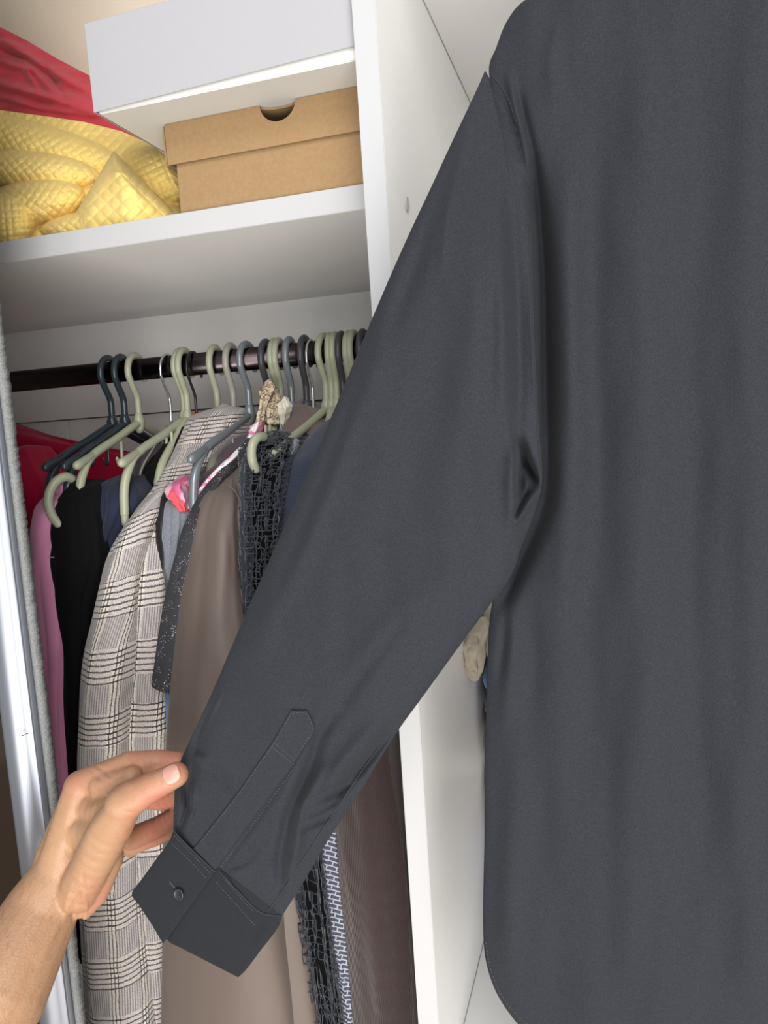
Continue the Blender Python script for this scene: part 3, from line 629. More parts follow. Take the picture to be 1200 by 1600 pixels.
# loop the coat-side hangers' grey end
t = thing('navy_sweater', 'deep navy sweater between black lace and the shirt sleeve', 'sweater', (480, 690), .82)
garment('body', [(492, 672, 545, 640, .88, .05), (470, 690, 548, 668, .85, .1), (452, 706, 548, 700, .815, .16), (440, 730, 540, 735, .79, .2), (436, 790, 530, 790, .772, .22), (438, 860, 500, 860, .765, .22), (465, 960, 500, 960, .77, .22), (475, 1100, 498, 1100, .78, .2)], M['navy2'], t, rip=.002, ripk=6, seed=2)
joined('ribbed_seam', [tube_geo([P(437 + i * 5, 790 + (i % 2) * 1.2, .757 - .0006 * i) for i in range(8)], .0009, 6)], M['navy2'], t)
t = thing('grey_strap_top', 'grey loop strap hanging at the navy sweater neck', 'strap', (460, 690), .8)
garment('strap', [(456, 690, 464, 688, .80, .01), (454, 700, 462, 700, .795, .01), (450, 712, 456, 712, .79, .01)], M['greytee'], t, rip=.0004)
t = thing('brown_check_jacket', 'brown wool jacket collar under the long sage hanger bar', 'jacket', (460, 640), .9)
garment('collar', [(458, 630, 476, 625, .93, .04), (448, 648, 486, 638, .905, .06), (438, 672, 498, 660, .88, .1), (430, 700, 505, 690, .86, .14), (430, 760, 505, 760, .85, .14), (440, 900, 500, 900, .85, .14)], M['brownplaid'], t, rip=.002, seed=7)
t = thing('printed_scarf', 'beige and brown printed scarf hanging below the charcoal hook', 'scarf', (415, 610), .88)
garment('scarf', [(414, 598, 422, 596, .885, .01), (408, 612, 428, 608, .88, .014), (405, 636, 418, 630, .875, .014), (402, 656, 412, 652, .872, .01), (400, 668, 408, 668, .87, .01)], M['leopard'], t, rip=.002, ripk=8, seed=2)
garment('scarf', [(422, 610, 430, 608, .89, .01), (420, 628, 436, 626, .885, .014), (418, 644, 440, 640, .882, .014), (420, 664, 440, 664, .88, .012)], M['leopard'], t, rip=.002, ripk=8, seed=5)
garment('knot', [(440, 625, 446, 622, .875, .01), (436, 634, 450, 632, .87, .014), (436, 645, 449, 645, .87, .014), (439, 656, 443, 658, .872, .01), (439, 668, 442, 669, .872, .006)], M['cream'], t, rip=.0015, ripk=8, seed=5)
t = thing('fret_print_dress', 'slate blue dress with white geometric fret print beside the brown knit', 'dress', (500, 900), .78)
garment('body', [(480, 760, 520, 760, .80, .16), (485, 900, 520, 900, .775, .2), (488, 1050, 520, 1050, .765, .2), (494, 1200, 522, 1200, .758, .2), (500, 1310, 526, 1310, .755, .2), (507, 1380, 532, 1380, .752, .2), (517, 1460, 540, 1460, .752, .2), (530, 1540, 549, 1540, .752, .2), (540, 1620, 558, 1620, .752, .2)], M['fret'], t, rip=.0018, ripk=8, seed=2)
t = thing('brown_knit_dress', 'dark brown fine knit dress hanging next to the divider', 'dress', (560, 800), .8)
garment('body', [(530, 720, 575, 700, .84, .1), (518, 760, 585, 750, .80, .18), (515, 850, 592, 850, .775, .24), (516, 1000, 598, 1000, .762, .26), (520, 1160, 603, 1160, .755, .26), (524, 1280, 620, 1280, .75, .26), (532, 1380, 634, 1380, .748, .26), (543, 1480, 642, 1480, .747, .26), (553, 1600, 651, 1600, .747, .26), (558, 1720, 656, 1720, .747, .26)], M['knit'], t, sub=8, nf=30, rip=.0022, ripk=5, seed=2.2, df=.14)
t = thing('black_coat', 'black garment filling the gap between brown knit and divider', 'garment', (620, 900), .86)
garment('body', [(590, 700, 640, 690, .88, .1), (592, 850, 655, 850, .86, .14), (600, 1100, 668, 1100, .85, .16), (615, 1300, 676, 1300, .85, .16), (636, 1500, 690, 1500, .85, .16), (650, 1700, 700, 1700, .85, .16)], M['black'], t, rip=.002, seed=4)

# ------------------------------------------------------------------ shelf contents
def cardbox(name, lo, hi, mat, parent, top=False, wall=.0015): return box(name, lo, hi, mat, parent, .0008)
# kraft box
kb = empty('cardboard_box', (0, 0, 0)); tag(kb, 'brown kraft cardboard box with lid and thumb notch, on the shelf', 'box')
kx0 = P(281, 331, YS + .004).x; kx1 = XD0 - .003; ky0 = YS + .005; kz0 = SZ1 + .0006
kzl = P(275, 256, ky0 - .004).z; kzt = P(262, 194, ky0 - .004).z
kd = .21; kb.location = (kx0, ky0, kz0)
box('base', (kx0, ky0, kz0), (kx1, ky0 + kd, kzt - .032), M['kraft'], kb, .001)
def lid_mesh():
    x0, x1, y0, y1 = kx0 - .0065, kx1 + .002, ky0 - .004, ky0 + kd + .004; th = .0018; cx = P(433, 163, y0).x; r = P(461, 158, y0).x - cx
    pts = [(x0, kzl), (x1, kzl), (x1, kzt)] + [(cx + r * math.cos(a), kzt - r * .92 * math.sin(a)) for a in np.linspace(0, math.pi, 22)] + [(x0, kzt)]
    n = len(pts); vs = [(x, y0, z) for x, z in pts] + [(x, y0 + th, z) for x, z in pts]
    fs = [tuple(range(n)), tuple(range(2 * n - 1, n - 1, -1))] + [(i, i + n, (i + 1) % n + n, (i + 1) % n) for i in range(n)]
    def bx(a, b):
        o = len(vs); 
        for z in (a[2], b[2]):
            for x, y in ((a[0], a[1]), (b[0], a[1]), (b[0], b[1]), (a[0], b[1])): vs.append((x, y, z))
        for f in ((3, 2, 1, 0), (4, 5, 6, 7), (0, 1, 5, 4), (1, 2, 6, 5), (2, 3, 7, 6), (3, 0, 4, 7)): fs.append(tuple(i + o for i in f))
    bx((x0, y0 + th, kzl), (x0 + th, y1, kzt)); bx((x1 - th, y0 + th, kzl), (x1, y1, kzt)); bx((x0 + th, y1 - th, kzl), (x1 - th, y1, kzt))
    # top sheet with the notch scooped out of its front edge
    tp = [(x0 + th, y0 + th), (cx - r, y0 + th)] + [(cx + r * .8 * math.cos(a) * 1.25, y0 + th + r * .45 * math.sin(a)) for a in np.linspace(math.pi, 0, 14)] + [(x1 - th, y0 + th), (x1 - th, y1 - th), (x0 + th, y1 - th)]
    o = len(vs); m = len(tp)
    vs.extend([(x, y, kzt - th) for x, y in tp] + [(x, y, kzt) for x, y in tp])
    fs.append(tuple(o + i for i in range(m))[::-1]); fs.append(tuple(o + m + i for i in range(m))); fs.extend([(o + i, o + (i + 1) % m, o + m + (i + 1) % m, o + m + i) for i in range(m)])
    return mesh('lid', vs, fs, False)
link('lid', lid_mesh(), M['kraft'], kb)
box('lid_flap', (kx0 - .010, ky0 - .0035, kzl - .002), (kx0 - .0066, ky0 + kd, kzt - .001), M['kraft'], kb, .0012)
# white box on top
wy = YD + .014
wz0 = kzt + .0006; wx0 = P(150, 172, wy).x; wx1 = XD0 - .002
wb = empty('white_box', (wx0, wy, wz0)); tag(wb, 'large white cardboard box resting on the brown kraft box', 'box')
wtop = P(124, 43, wy).z - .002
box('base', (wx0 + .002, wy + .001, wz0), (wx1, wy + .33, wtop - .01), M['box_lightened'], wb, .0008)
def wlid():
    zt = P(124, 43, wy).z; zl = wz0 + .0008; zr = wz0 + (P(554, 81, wy).z - P(554, 101, wy).z)
    x0, x1, y0, y1 = wx0, wx1, wy - .0015, wy + .332; x1t = x1
    vs = [(x0, y0, zl), (x1, y0, zr), (x1, y1, zr), (x0, y1, zl), (x0 - .001, y0, zt), (x1, y0, zt + .006), (x1, y1, zt + .006), (x0 - .001, y1, zt)]
    fs = [(0, 1, 5, 4), (1, 2, 6, 5), (2, 3, 7, 6), (3, 0, 4, 7), (4, 5, 6, 7)]
    me = mesh('lid', vs, fs, False); return me
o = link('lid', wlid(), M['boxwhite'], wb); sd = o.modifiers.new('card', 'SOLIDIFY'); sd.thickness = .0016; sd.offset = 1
bv = o.modifiers.new('bev', 'BEVEL'); bv.width = .0006; bv.segments = 2

# quilt and red cloth: crumpled heaps, built as dense sheets with folds
def heap(name, top, bot, u0, u1, mat, yfn, label, cat, nu=300, nv=190, back=.1, base_z=None):
    us = np.linspace(u0, u1, nu); tv = np.interp(us, *zip(*top)); bv_ = np.interp(us, *zip(*bot))
    T = np.linspace(0, 1, nv)[:, None]; U = np.repeat(us[None, :], nv, 0); V = tv[None, :] * (1 - T) + bv_[None, :] * T
    Y = yfn(U, V, T); vs = []; 
    for i in range(nv):
        for j in range(nu): vs.append(P(U[i, j], V[i, j], Y[i, j]))
    if base_z is not None:
        for v in vs:
            if v.z < base_z: v.z = base_z
    fs = [(i * nu + j, (i + 1) * nu + j, (i + 1) * nu + j + 1, i * nu + j + 1) for i in range(nv - 1) for j in range(nu - 1)]
    # back closure: border verts pushed to the rear and dropped on the shelf
    bd = [i * nu for i in range(nv)] + [(nv - 1) * nu + j for j in range(1, nu)] + [i * nu + nu - 1 for i in range(nv - 2, -1, -1)] + list(range(nu - 2, 0, -1))
    m = len(vs); cz = base_z if base_z else min(v.z for v in vs)
    ymax = max(v.y for v in vs) + back
    for b in bd: p = vs[b]; vs.append(Vector((p.x, min(ymax, YB - .01), max(cz, p.z - .5 * (p.z - cz)))))
    for i in range(len(bd)):
        j = (i + 1) % len(bd); fs.append((bd[j], m + j, m + i, bd[i])[::-1])
    c = sum((vs[m + i] for i in range(len(bd))), Vector()) / len(bd); ci = len(vs); vs.append(c)
    for i in range(len(bd)): fs.append((m + i, m + (i + 1) % len(bd), ci))
    return tag(link(name, mesh(name, vs, fs), mat), label, cat)
def smin(a, b, k): h = np.clip(.5 + .5 * (b - a) / k, 0, 1); return b * (1 - h) + a * h - k * h * (1 - h)
def quilt_y(U, V, T):
    def lobe(cx, cy, rx, ry, ang, y0, dep):
        c, s = math.cos(ang), math.sin(ang); a = ((U - cx) * c + (V - cy) * s) / rx; b = (-(U - cx) * s + (V - cy) * c) / ry
        d = a * a + b * b; return y0 + dep * (1 - np.sqrt(np.clip(1 - np.clip(d, 0, 1), 0, 1))) + np.where(d > 1, (np.sqrt(d) - 1) * .25, 0), a, b
    def quilting(a, b, k, amp, asp=1.0): return amp * (np.abs(np.sin(k * (a + b * asp))) ** .6 * np.abs(np.sin(k * (a - b * asp))) ** .6)
    base = .86 - .10 * T + .0 * U
    rip = .006 * np.sin(V / 9 + U / 30)
    fields = [(base, U / 20, V / 20, 3.8, .0018)]
    for L in ((40, 228, 190, 40, .24, .800, .06), (50, 268, 108, 34, .10, .768, .05), (52, 318, 82, 40, -.16, .742, .05), (8, 350, 48, 50, .7, .722, .05), (128, 352, 66, 20, -.12, .735, .03), (245, 285, 70, 55, .35, .775, .05)):
        y, a, b = lobe(*L); fields.append((y, a * L[2] / 20, b * L[3] / 20, 4.2, .0019))
    # triangular flap: apex near (178,235)
    ax, ay = 178, 236; e1 = (V - ay) - (ax - U) * 1.62; e2 = (V - ay) - (U - ax) * 1.02
    ins = np.minimum(e1 / 1.9, e2 / 1.43)
    fl = np.where(ins > 0, .724 + .030 * np.exp(-np.clip(ins, 0, 999) / 10) + .0003 * np.abs(U - 190) * .3, .9) - .012 * np.exp(-((U - 205) / 26) ** 2) * np.clip(ins / 20, 0, 1)
    fl = fl + .015 * np.clip((270 - V) / 40, 0, 1)
    fields.append((fl, (U - 178) / 20, (V - 236) / 20, 2.7, .0022))
    Y = None; Q = None
    for y, a, b, k, amp in fields:
        q = quilting(a, b, k, amp)
        if Y is None: Y = y; Q = q
        else: m = y < Y; Q = np.where(m, q, Q); Y = smin(Y, y, .004)
    n = np.vectorize(lambda u, v: fbm(u / 26, v / 12, 1.0) + .5 * fbm(u / 9, v / 7, 5.0))(U, V)
    return np.maximum(Y - Q * 1.05 + n * .0016, YS + .006)
heap('yellow_quilt', [(-60, 168), (0, 172), (60, 180), (130, 190), (190, 205), (235, 225), (256, 240), (262, 262), (280, 300)], [(-60, 392), (0, 382), (280, 333)], -60, 279.5, M['quilt'], quilt_y, 'crumpled yellow quilted bedspread piled on the shelf left of the boxes', 'quilt', 340, 230, .14, SZ1 + .0008)
def red_y(U, V, T):
    n = np.vectorize(lambda u, v: fbm(u / 60 + v / 40, v / 14 - u / 50, 2.0) + .5 * fbm(u / 22, v / 9, 6.0))(U, V)
    st = stroke_field(U, V, [([(0, 62), (60, 100), (150, 150)], 9, .014), ([(0, 95), (50, 110), (80, 140), (150, 165)], 7, .014), ([(0, 130), (70, 150), (160, 180)], 8, .016), ([(0, 78), (40, 92), (90, 128)], 4, -.012), ([(40, 112), (60, 140)], 4, .010), ([(70, 105), (100, 150)], 4, -.008), ([(0, 150), (60, 168), (140, 180)], 6, .010)])
    return .985 - .05 * T - st + n * .0035
heap('red_cloth', [(-60, 20), (0, 42), (40, 62), (90, 92), (140, 118), (200, 150)], [(-60, 230), (200, 240)], -60, 200, M['redcloth'], red_y, 'faded red crumpled cloth heaped behind the yellow quilt', 'cloth', 200, 140, .06, SZ1 + .0008)

# ------------------------------------------------------------------ folded clothes in the right compartment
def folded(name, vT, vB, uL, mat, label, cat, Y0=.90, seed=0, w=.30, bul=.012, grp='folded clothes stacked right of the divider'):
    zt = P(uL, vT, Y0).z; zb = P(uL, vB, Y0).z; xl = max(P(uL - 21, (vT + vB) / 2, Y0).x, XD1 + .004); nz = 10; n = 60; vs, fs = [], []
    d = YB - .012 - Y0
    for i in range(nz):
        t = i / (nz - 1); z = zb + (zt - zb) * t; ins = bul * (1 - math.sin(math.pi * min(max(t, .04), .96)) ** .5)
        for k in range(n):
            a = 2 * math.pi * k / n; cx = math.copysign(abs(math.cos(a)) ** .35, math.cos(a)); cy = math.copysign(abs(math.sin(a)) ** .35, math.sin(a))
            g = .003 * fbm(math.cos(a) * 3 + seed, math.sin(a) * 3, t * 3)
            vs.append((xl + w / 2 + cx * (w / 2 - ins + g), Y0 + d / 2 + cy * (d / 2 - ins + g), z + .002 * fbm(cx * 3, cy * 3 + seed, 2) * (1 if 0 < i < nz - 1 else .3)))
    for i in range(nz - 1):
        for k in range(n): fs.append((i * n + k, i * n + (k + 1) % n, (i + 1) * n + (k + 1) % n, (i + 1) * n + k))
    fs.append(tuple(range(n))[::-1]); fs.append(tuple(range((nz - 1) * n, nz * n)))
    return tag(link(name, mesh(name, vs, fs), mat), label, cat, grp)
ZF = [('folded_trousers', 1385, 1432, 752, 'darkblue', 'black folded trousers at the bottom of the right-hand stack', 'trousers'),
      ('folded_jeans', 1342, 1385, 748, 'indigo', 'indigo folded jeans low in the right-hand stack', 'jeans'),
      ('folded_jeans', 1280, 1342, 744, 'indigo', 'dark indigo jeans in the middle of the right-hand stack', 'jeans'),
      ('folded_sweater', 1222, 1280, 747, 'darkblue', 'dark blue folded sweater under the white tip in the stack', 'sweater'),
      ('folded_shirt', 1185, 1222, 746, 'whitecloth', 'white folded shirt whose corner sticks out of the stack', 'shirt'),
      ('folded_trousers', 1140, 1185, 757, 'darkblue', 'dark folded trousers above the white shirt corner', 'trousers'),
      ('folded_jeans', 1095, 1140, 748, 'indigo', 'navy folded jeans below the light blue denim', 'jeans'),
      ('folded_jeans', 1060, 1095, 740, 'jeans', 'light blue folded denim under the cream bundle', 'jeans')]
for i, (nm, vt, vb, ul, mt, lb, ct) in enumerate(ZF): folded(nm, vt, vb, ul, M[mt], lb, ct, seed=i * 1.7)
bn = thing('cream_bundle', 'cream and beige rolled clothes on top of the right-hand stack', 'clothes', (740, 1000), .88, None)
folded('cream_fold', 952, 1060, 724, M['cream'], None, None, .905, 3.3, .30, .02, None).parent = bn
COL.objects[-1] if False else None
for ob in list(COL.objects):
    if ob.name.startswith('cream_fold'): ob.matrix_parent_inverse = Matrix.Translation(-bn.location)
garment('rolled_sleeve', [(738, 975, 758, 972, .885, .03), (722, 990, 760, 985, .878, .04), (717, 1012, 757, 1010, .874, .04), (718, 1036, 756, 1036, .874, .04), (727, 1055, 752, 1056, .878, .03), (738, 1063, 748, 1063, .882, .02)], M['beige'], bn, rip=.002, ripk=4, seed=4, df=.4)
garment('rolled_cuff', [(728, 1000, 744, 996, .862, .02), (724, 1014, 748, 1012, .857, .02), (727, 1034, 747, 1034, .857, .02), (735, 1048, 745, 1050, .862, .015)], M['beige'], bn, rip=.002, ripk=5, seed=2, df=.4)

# ------------------------------------------------------------------ the dark shirt in front
sh = empty('dress_shirt', P(1100, 0, .56)); tag(sh, 'long-sleeved charcoal dress shirt hanging in front, its left sleeve held out', 'shirt')
bl = [(-112, 1190), (-100, 1120), (-75, 1010), (-42, 905), (-14, 845), (4, 815), (22, 799), (45, 786), (75, 775), (105, 764), (150, 770), (220, 785), (350, 798), (500, 804), (650, 806), (760, 806), (850, 792), (915, 776), (960, 766), (1020, 762), (1100, 760), (1200, 757), (1300, 757), (1400, 755), (1470, 755.5), (1510, 761), (1550, 775), (1585, 797), (1612, 822), (1650, 880), (1680, 960), (1700, 1080)]
CX = 1330
rows = [((l, v), (2 * CX - l, v - (2 * CX - 2 * l) * .10), .556, .022 if v > 60 else .012 + .01 * max(0, (v + 112) / 172), -.0) for v, l in bl]
bstr = [([(854, 730), (842, 810), (806, 890), (782, 945)], 15, -.017), ([(796, 120), (806, 170), (822, 225), (832, 300)], 7, .006), ([(812, 150), (822, 200), (838, 260), (846, 330)], 6, -.007),
        ([(832, 270), (846, 360), (850, 450), (852, 600), (856, 780)], 13, -.024), ([(845, 300), (858, 450), (860, 600), (864, 700)], 24, -.005), ([(880, 260), (884, 420), (888, 650), (884, 900)], 26, .006),
        ([(930, 60), (925, 300), (935, 600), (930, 1000), (940, 1500)], 32, -.0035), ([(1010, 100), (1000, 500), (1005, 1000), (1000, 1550)], 40, .004),
        ([(1100, 20), (1090, 400), (1085, 900), (1080, 1500)], 36, -.003), ([(1180, 20), (1170, 600), (1170, 1500)], 40, .004),
        ([(790, 960), (786, 1010), (779, 1060)], 9, -.004), ([(800, 960), (800, 1030), (790, 1120)], 11, .002), ([(824, 960), (838, 1030), (835, 1120)], 18, -.002),
        ([(800, 1180), (796, 1350), (800, 1500)], 20, .003), ([(850, 1150), (852, 1400), (870, 1580)], 24, -.002),
        ([(872, 30), (862, 90), (866, 160)], 14, .003)]
bstr = [(p, w, a * 1.35) for p, w, a in bstr]
body = Sheet(rows, 5, 190, bstr, power=.5, wob=.0035, wobs=45)
body.build('body', M['shirt'], sh)
# rows of the sleeve down to the cuff seam
sr = [((758, 110), (806, 196), .556, .0215), ((744, 142), (816, 236), .554, .0215), ((726, 180), (824, 285), .550, .0225), ((700, 235), (829, 345), .544, .0225), ((670, 300), (832, 420), .536, .022), ((638, 368), (834, 505), .530, .021),
      ((606, 440), (838, 590), .529, .021), ((572, 520), (842, 672), .528, .021), ((545, 585), (847, 752), .527, .021), ((516, 655), (833, 806), .526, .021), ((484, 730), (816, 850), .524, .021),
      ((452, 805), (798, 900), .522, .021), ((420, 878), (765, 946), .519, .021), ((390, 945), (735, 986), .516, .020), ((362, 1010), (700, 1034), .513, .019), ((334, 1076), (658, 1092), .510, .018),
      ((312, 1124), (625, 1137), .508, .016), ((296, 1158), (596, 1182), .507, .014), ((281, 1192), (566, 1232), .506, .012), ((274, 1226), (538, 1275), .506, .012), ((272, 1256), (508, 1320), .506, .011), ((271, 1280), (478, 1372), .506, .010), ((271, 1300), (441, 1431), .506, .009)]
sstr = [([(735, 170), (722, 240), (700, 330), (690, 420)], 9, .003), ([(779, 145), (774, 190), (770, 240)], 6, -.0015), ([(783, 160), (780, 230), (776, 330)], 12, .002),
        ([(700, 250), (655, 400), (610, 520)], 14, -.0035), ([(760, 300), (745, 480), (730, 650)], 26, .004), ([(800, 250), (806, 420), (812, 600), (808, 690)], 14, -.007),
        ([(780, 320), (786, 480), (784, 640)], 14, .004), ([(828, 330), (832, 500), (840, 640), (845, 740)], 6, .003),
        ([(690, 500), (650, 700), (600, 900)], 34, -.004), ([(600, 520), (540, 680), (480, 840), (400, 1010)], 22, .004), ([(560, 600), (500, 760), (430, 930)], 12, -.003),
        ([(812, 690), (820, 720), (836, 756)], 8, -.022), ([(812, 716), (814, 770)], 7, -.014), ([(846, 757), (826, 782), (808, 812)], 5, .010), ([(832, 762), (818, 786), (806, 808)], 4, -.012), ([(806, 690), (800, 760), (800, 830)], 12, .006),
        ([(700, 900), (600, 1010), (540, 1090)], 30, .004), ([(640, 960), (560, 1060), (520, 1120)], 14, -.0035),
        ([(610, 1145), (560, 1205), (520, 1250)], 8, -.006), ([(590, 1130), (545, 1180), (500, 1240), (470, 1310)], 14, .005),
        ([(520, 1120), (500, 1150), (488, 1190), (450, 1280), (438, 1340), (440, 1390)], 10, -.006), ([(505, 1200), (470, 1260), (462, 1330), (450, 1380)], 9, .006),
        ([(555, 1216), (500, 1245)], 5, .004), ([(545, 1225), (495, 1256)], 4, -.004), ([(528, 1262), (476, 1286)], 4, .0035), ([(520, 1275), (470, 1298)], 4, -.0035),
        ([(330, 1100), (312, 1150), (300, 1200), (296, 1260)], 8, -.004), ([(320, 1190), (345, 1215), (360, 1240)], 9, -.003), ([(300, 1180), (330, 1190)], 6, .0035),
        ([(292, 1225), (294, 1262), (284, 1290)], 5, -.006), ([(302, 1225), (300, 1268), (292, 1292)], 5, .004), ([(281, 1220), (280, 1262)], 3, .003),
        ([(345, 1085), (330, 1115), (312, 1160)], 4, .002), ([(400, 1330), (420, 1352)], 8, .002), ([(350, 1370), (400, 1352)], 6, .0025), ([(470, 1115), (400, 1170)], 20, .001),
        ([(459, 1196), (400, 1280), (344, 1358)], 5, -.0018)]
sstr = [(p, w, a * 1.45) for p, w, a in sstr]; bstr
slv = Sheet(sr, 8, 130, sstr, power=.5, wob=.002, wobs=40)
nr_ = slv.U.shape[0]
for i in range(0, 44):
    w_ = 1 - (i / 44) ** 1.2; w_ = w_ * w_ * (3 - 2 * w_)
    for j in range(slv.U.shape[1]):
        by = body.y(slv.U[i, j], slv.V[i, j]) + (.0004 if i < 2 else -.0004)
        slv.Yf[i, j] = slv.Yf[i, j] * (1 - w_) + by * w_
slv.Yb[:44] = np.maximum(slv.Yb[:44], slv.Yf[:44] + .001)
so = slv.build('sleeve', M['shirt'], sh)
# cuff: under half (wide) and the overlapping button half
c2 = [((271, 1298), (441, 1430), .5050, .0065), ((262, 1322), (436, 1446), .5045, .006), ((248, 1356), (424, 1464), .504, .0055), ((246, 1400), (408, 1484), .504, .005), ((250, 1440), (394, 1503), .504, .004), ((262, 1469), (382, 1518), .504, .003), ((276, 1478), (372, 1527), .504, .002)]
cuff2 = Sheet(c2, 8, 70, [([(425, 1440), (395, 1490)], 8, .0015)], power=.6); c2o = cuff2.build('cuff', M['shirt_in'], sh)
c1 = [((272, 1299), (336, 1361), .4975, .0022), ((262, 1318), (326, 1377), .497, .002), ((240, 1348), (306, 1404), .4965, .002), ((222, 1373), (285, 1433), .4965, .002), ((206, 1396), (268, 1457), .4965, .0018), ((216, 1413), (262, 1465), .4965, .0018), ((234, 1440), (258, 1470), .4965, .0015), ((248, 1463), (255, 1474), .4965, .0012)]
cuff1 = Sheet(c1, 8, 50, (), power=.35); c1o = cuff1.build('cuff_flap', M['shirt_in'], sh)
# sleeve placket (raised band with pointed end)
pk = ([(455, 1110), (440, 1136), (424, 1163), (397, 1202), (370, 1241), (341, 1278), (311, 1316), (302, 1326)], [(480, 1111), (492, 1140), (476, 1168), (459, 1195), (428, 1236), (397, 1278), (366, 1320), (337, 1361)])
plk = overlay(slv, pk, 'placket', M['shirt'], sh, .0016, thick=.0018)
# seams: armhole, underarm fell, cuff joint, tape edge
sf = lambda u, v: slv.pt(u, v, .0004)
bfn = lambda u, v: P(u, v, min(slv.y(u, v), body.y(u, v)) - .0002)
def seamline(pts, fn, r=.0006): return tube_geo([fn(*p) for p in catmull(pts, 10)], r, 6)
joined('armhole_seam', [seamline([(767, 117), (775, 125), (786, 140), (797, 162), (806, 190)], bfn, .0005)], M['seam'], sh)
joined('fell_seam', [seamline([(420, 1422), (450, 1380), (478, 1336), (508, 1290), (535, 1250), (565, 1205), (600, 1158)], sf, .0005), seamline([(344, 1362), (360, 1381), (378, 1399), (400, 1421), (418, 1429), (440, 1431)], sf, .0006), seamline([(272, 1299), (300, 1328), (336, 1362)], lambda u, v: P(u, v, .4950), .0005)], M['seam'], sh)
pf = lambda u, v: slv.pt(u, v, .0018); cf = lambda u, v: cuff2.pt(u, v, .0002); c1f = lambda u, v: cuff1.pt(u, v, .0002)
st = dashes([[(457, 1114), (478, 1115), (488, 1140), (474, 1166), (457, 1192)], [(455, 1114), (443, 1137), (427, 1163), (400, 1202), (373, 1241), (344, 1278), (314, 1315)], [(424, 1166), (442, 1181), (459, 1194)], [(428, 1160), (446, 1175), (462, 1188)]], pf)
st += dashes([[(461, 1197), (400, 1282), (344, 1356)]], sf) + dashes([[(348, 1370), (376, 1403), (398, 1426)], [(338, 1378), (366, 1410), (388, 1434), (400, 1448)]], cf)
st += dashes([[(272, 1305), (298, 1332), (331, 1367)], [(268, 1318), (294, 1342), (324, 1374)]], c1f)
st += dashes([[(759, 1472), (766, 1512), (781, 1550), (804, 1582), (830, 1606)]], lambda u, v: body.pt(u, v, .0003), 6.0)
o = joined('stitching', st, M['thread'], sh); o['kind'] = 'stuff'
# button with rim, four holes and a buttonhole
bc = P(279.5, 1397.5, .4925); nrm = Vector((-.15, -.97, .15)).normalized(); q = nrm.to_track_quat('Z', 'Y')
def lathe(prof, n=32):
    vs, fs = [], []
    for r, z in prof:
        for k in range(n): vs.append((r * math.cos(2 * math.pi * k / n), r * math.sin(2 * math.pi * k / n), z))
    for i in range(len(prof) - 1):
        for k in range(n): fs.append((i * n + k, i * n + (k + 1) % n, (i + 1) * n + (k + 1) % n, (i + 1) * n + k))
    fs.append(tuple(range(n))[::-1]); fs.append(tuple(range((len(prof) - 1) * n, len(prof) * n))); return vs, fs
bvs, bfs = lathe([(.003, -.0008), (.0046, -.0002), (.0050, .0006), (.0044, .0012), (.0039, .0013), (.0035, .0009), (.0031, .0006), (.0005, .0006)])
bt = link('button', mesh('button', [bc + q @ Vector(v) for v in bvs], bfs), M['button'], sh)
joined('button_thread', [tube_geo([bc + q @ Vector((sx * .0009, sy * .0009, .0007)), bc + q @ Vector((-sx * .0009, -sy * .0009, .0008))], .00025, 6) for sx, sy in ((1, 1), (1, -1))] + [tube_geo([bc + q @ Vector((sx * .0009, sy * .0009, .00065)), bc + q @ Vector((sx * .0009, sy * .0009, .0009))], .0004, 8) for sx in (-1, 1) for sy in (-1, 1)], M['seam'], bt)
joined('buttonhole', [tube_geo([P(265, 1377, .4944), P(268, 1382, .4944), P(274, 1388, .4944)], .0003, 6)], M['thread'], sh)
# collar and the hanger the shirt hangs from (above the frame)
garment('shirt_collar', [(1195, -190, 1465, -215, .545, .04), (1185, -165, 1475, -190, .535, .05), (1172, -135, 1488, -160, .53, .055), (1165, -108, 1495, -133, .53, .055)], M['shirt_in'], sh, rip=.001, nf=30)
hc = P(1330, -200, .556); hk = empty('shirt_hanger', hc); tag(hk, 'hanger carrying the charcoal shirt, above the picture', 'hanger')
hz = TOPZ + .045
tube('hook', catmull([(hc.x, .556, hc.z - .02), (hc.x, .556, hc.z + .03), (hc.x, .525, (hc.z + hz) / 2), (hc.x, .530, hz + .01), (hc.x, .545, hz + .019), (hc.x, .556, hz + .019), (hc.x, .562, hz + .019)], 6), .0025, M['silverw'], hk)
tube('shoulder_bar', catmull([(hc.x - .19, .556, hc.z - .095), (hc.x - .09, .556, hc.z - .05), (hc.x, .556, hc.z - .02), (hc.x + .09, .556, hc.z - .05), (hc.x + .19, .556, hc.z - .095)], 6), .006, M['dark'], hk)

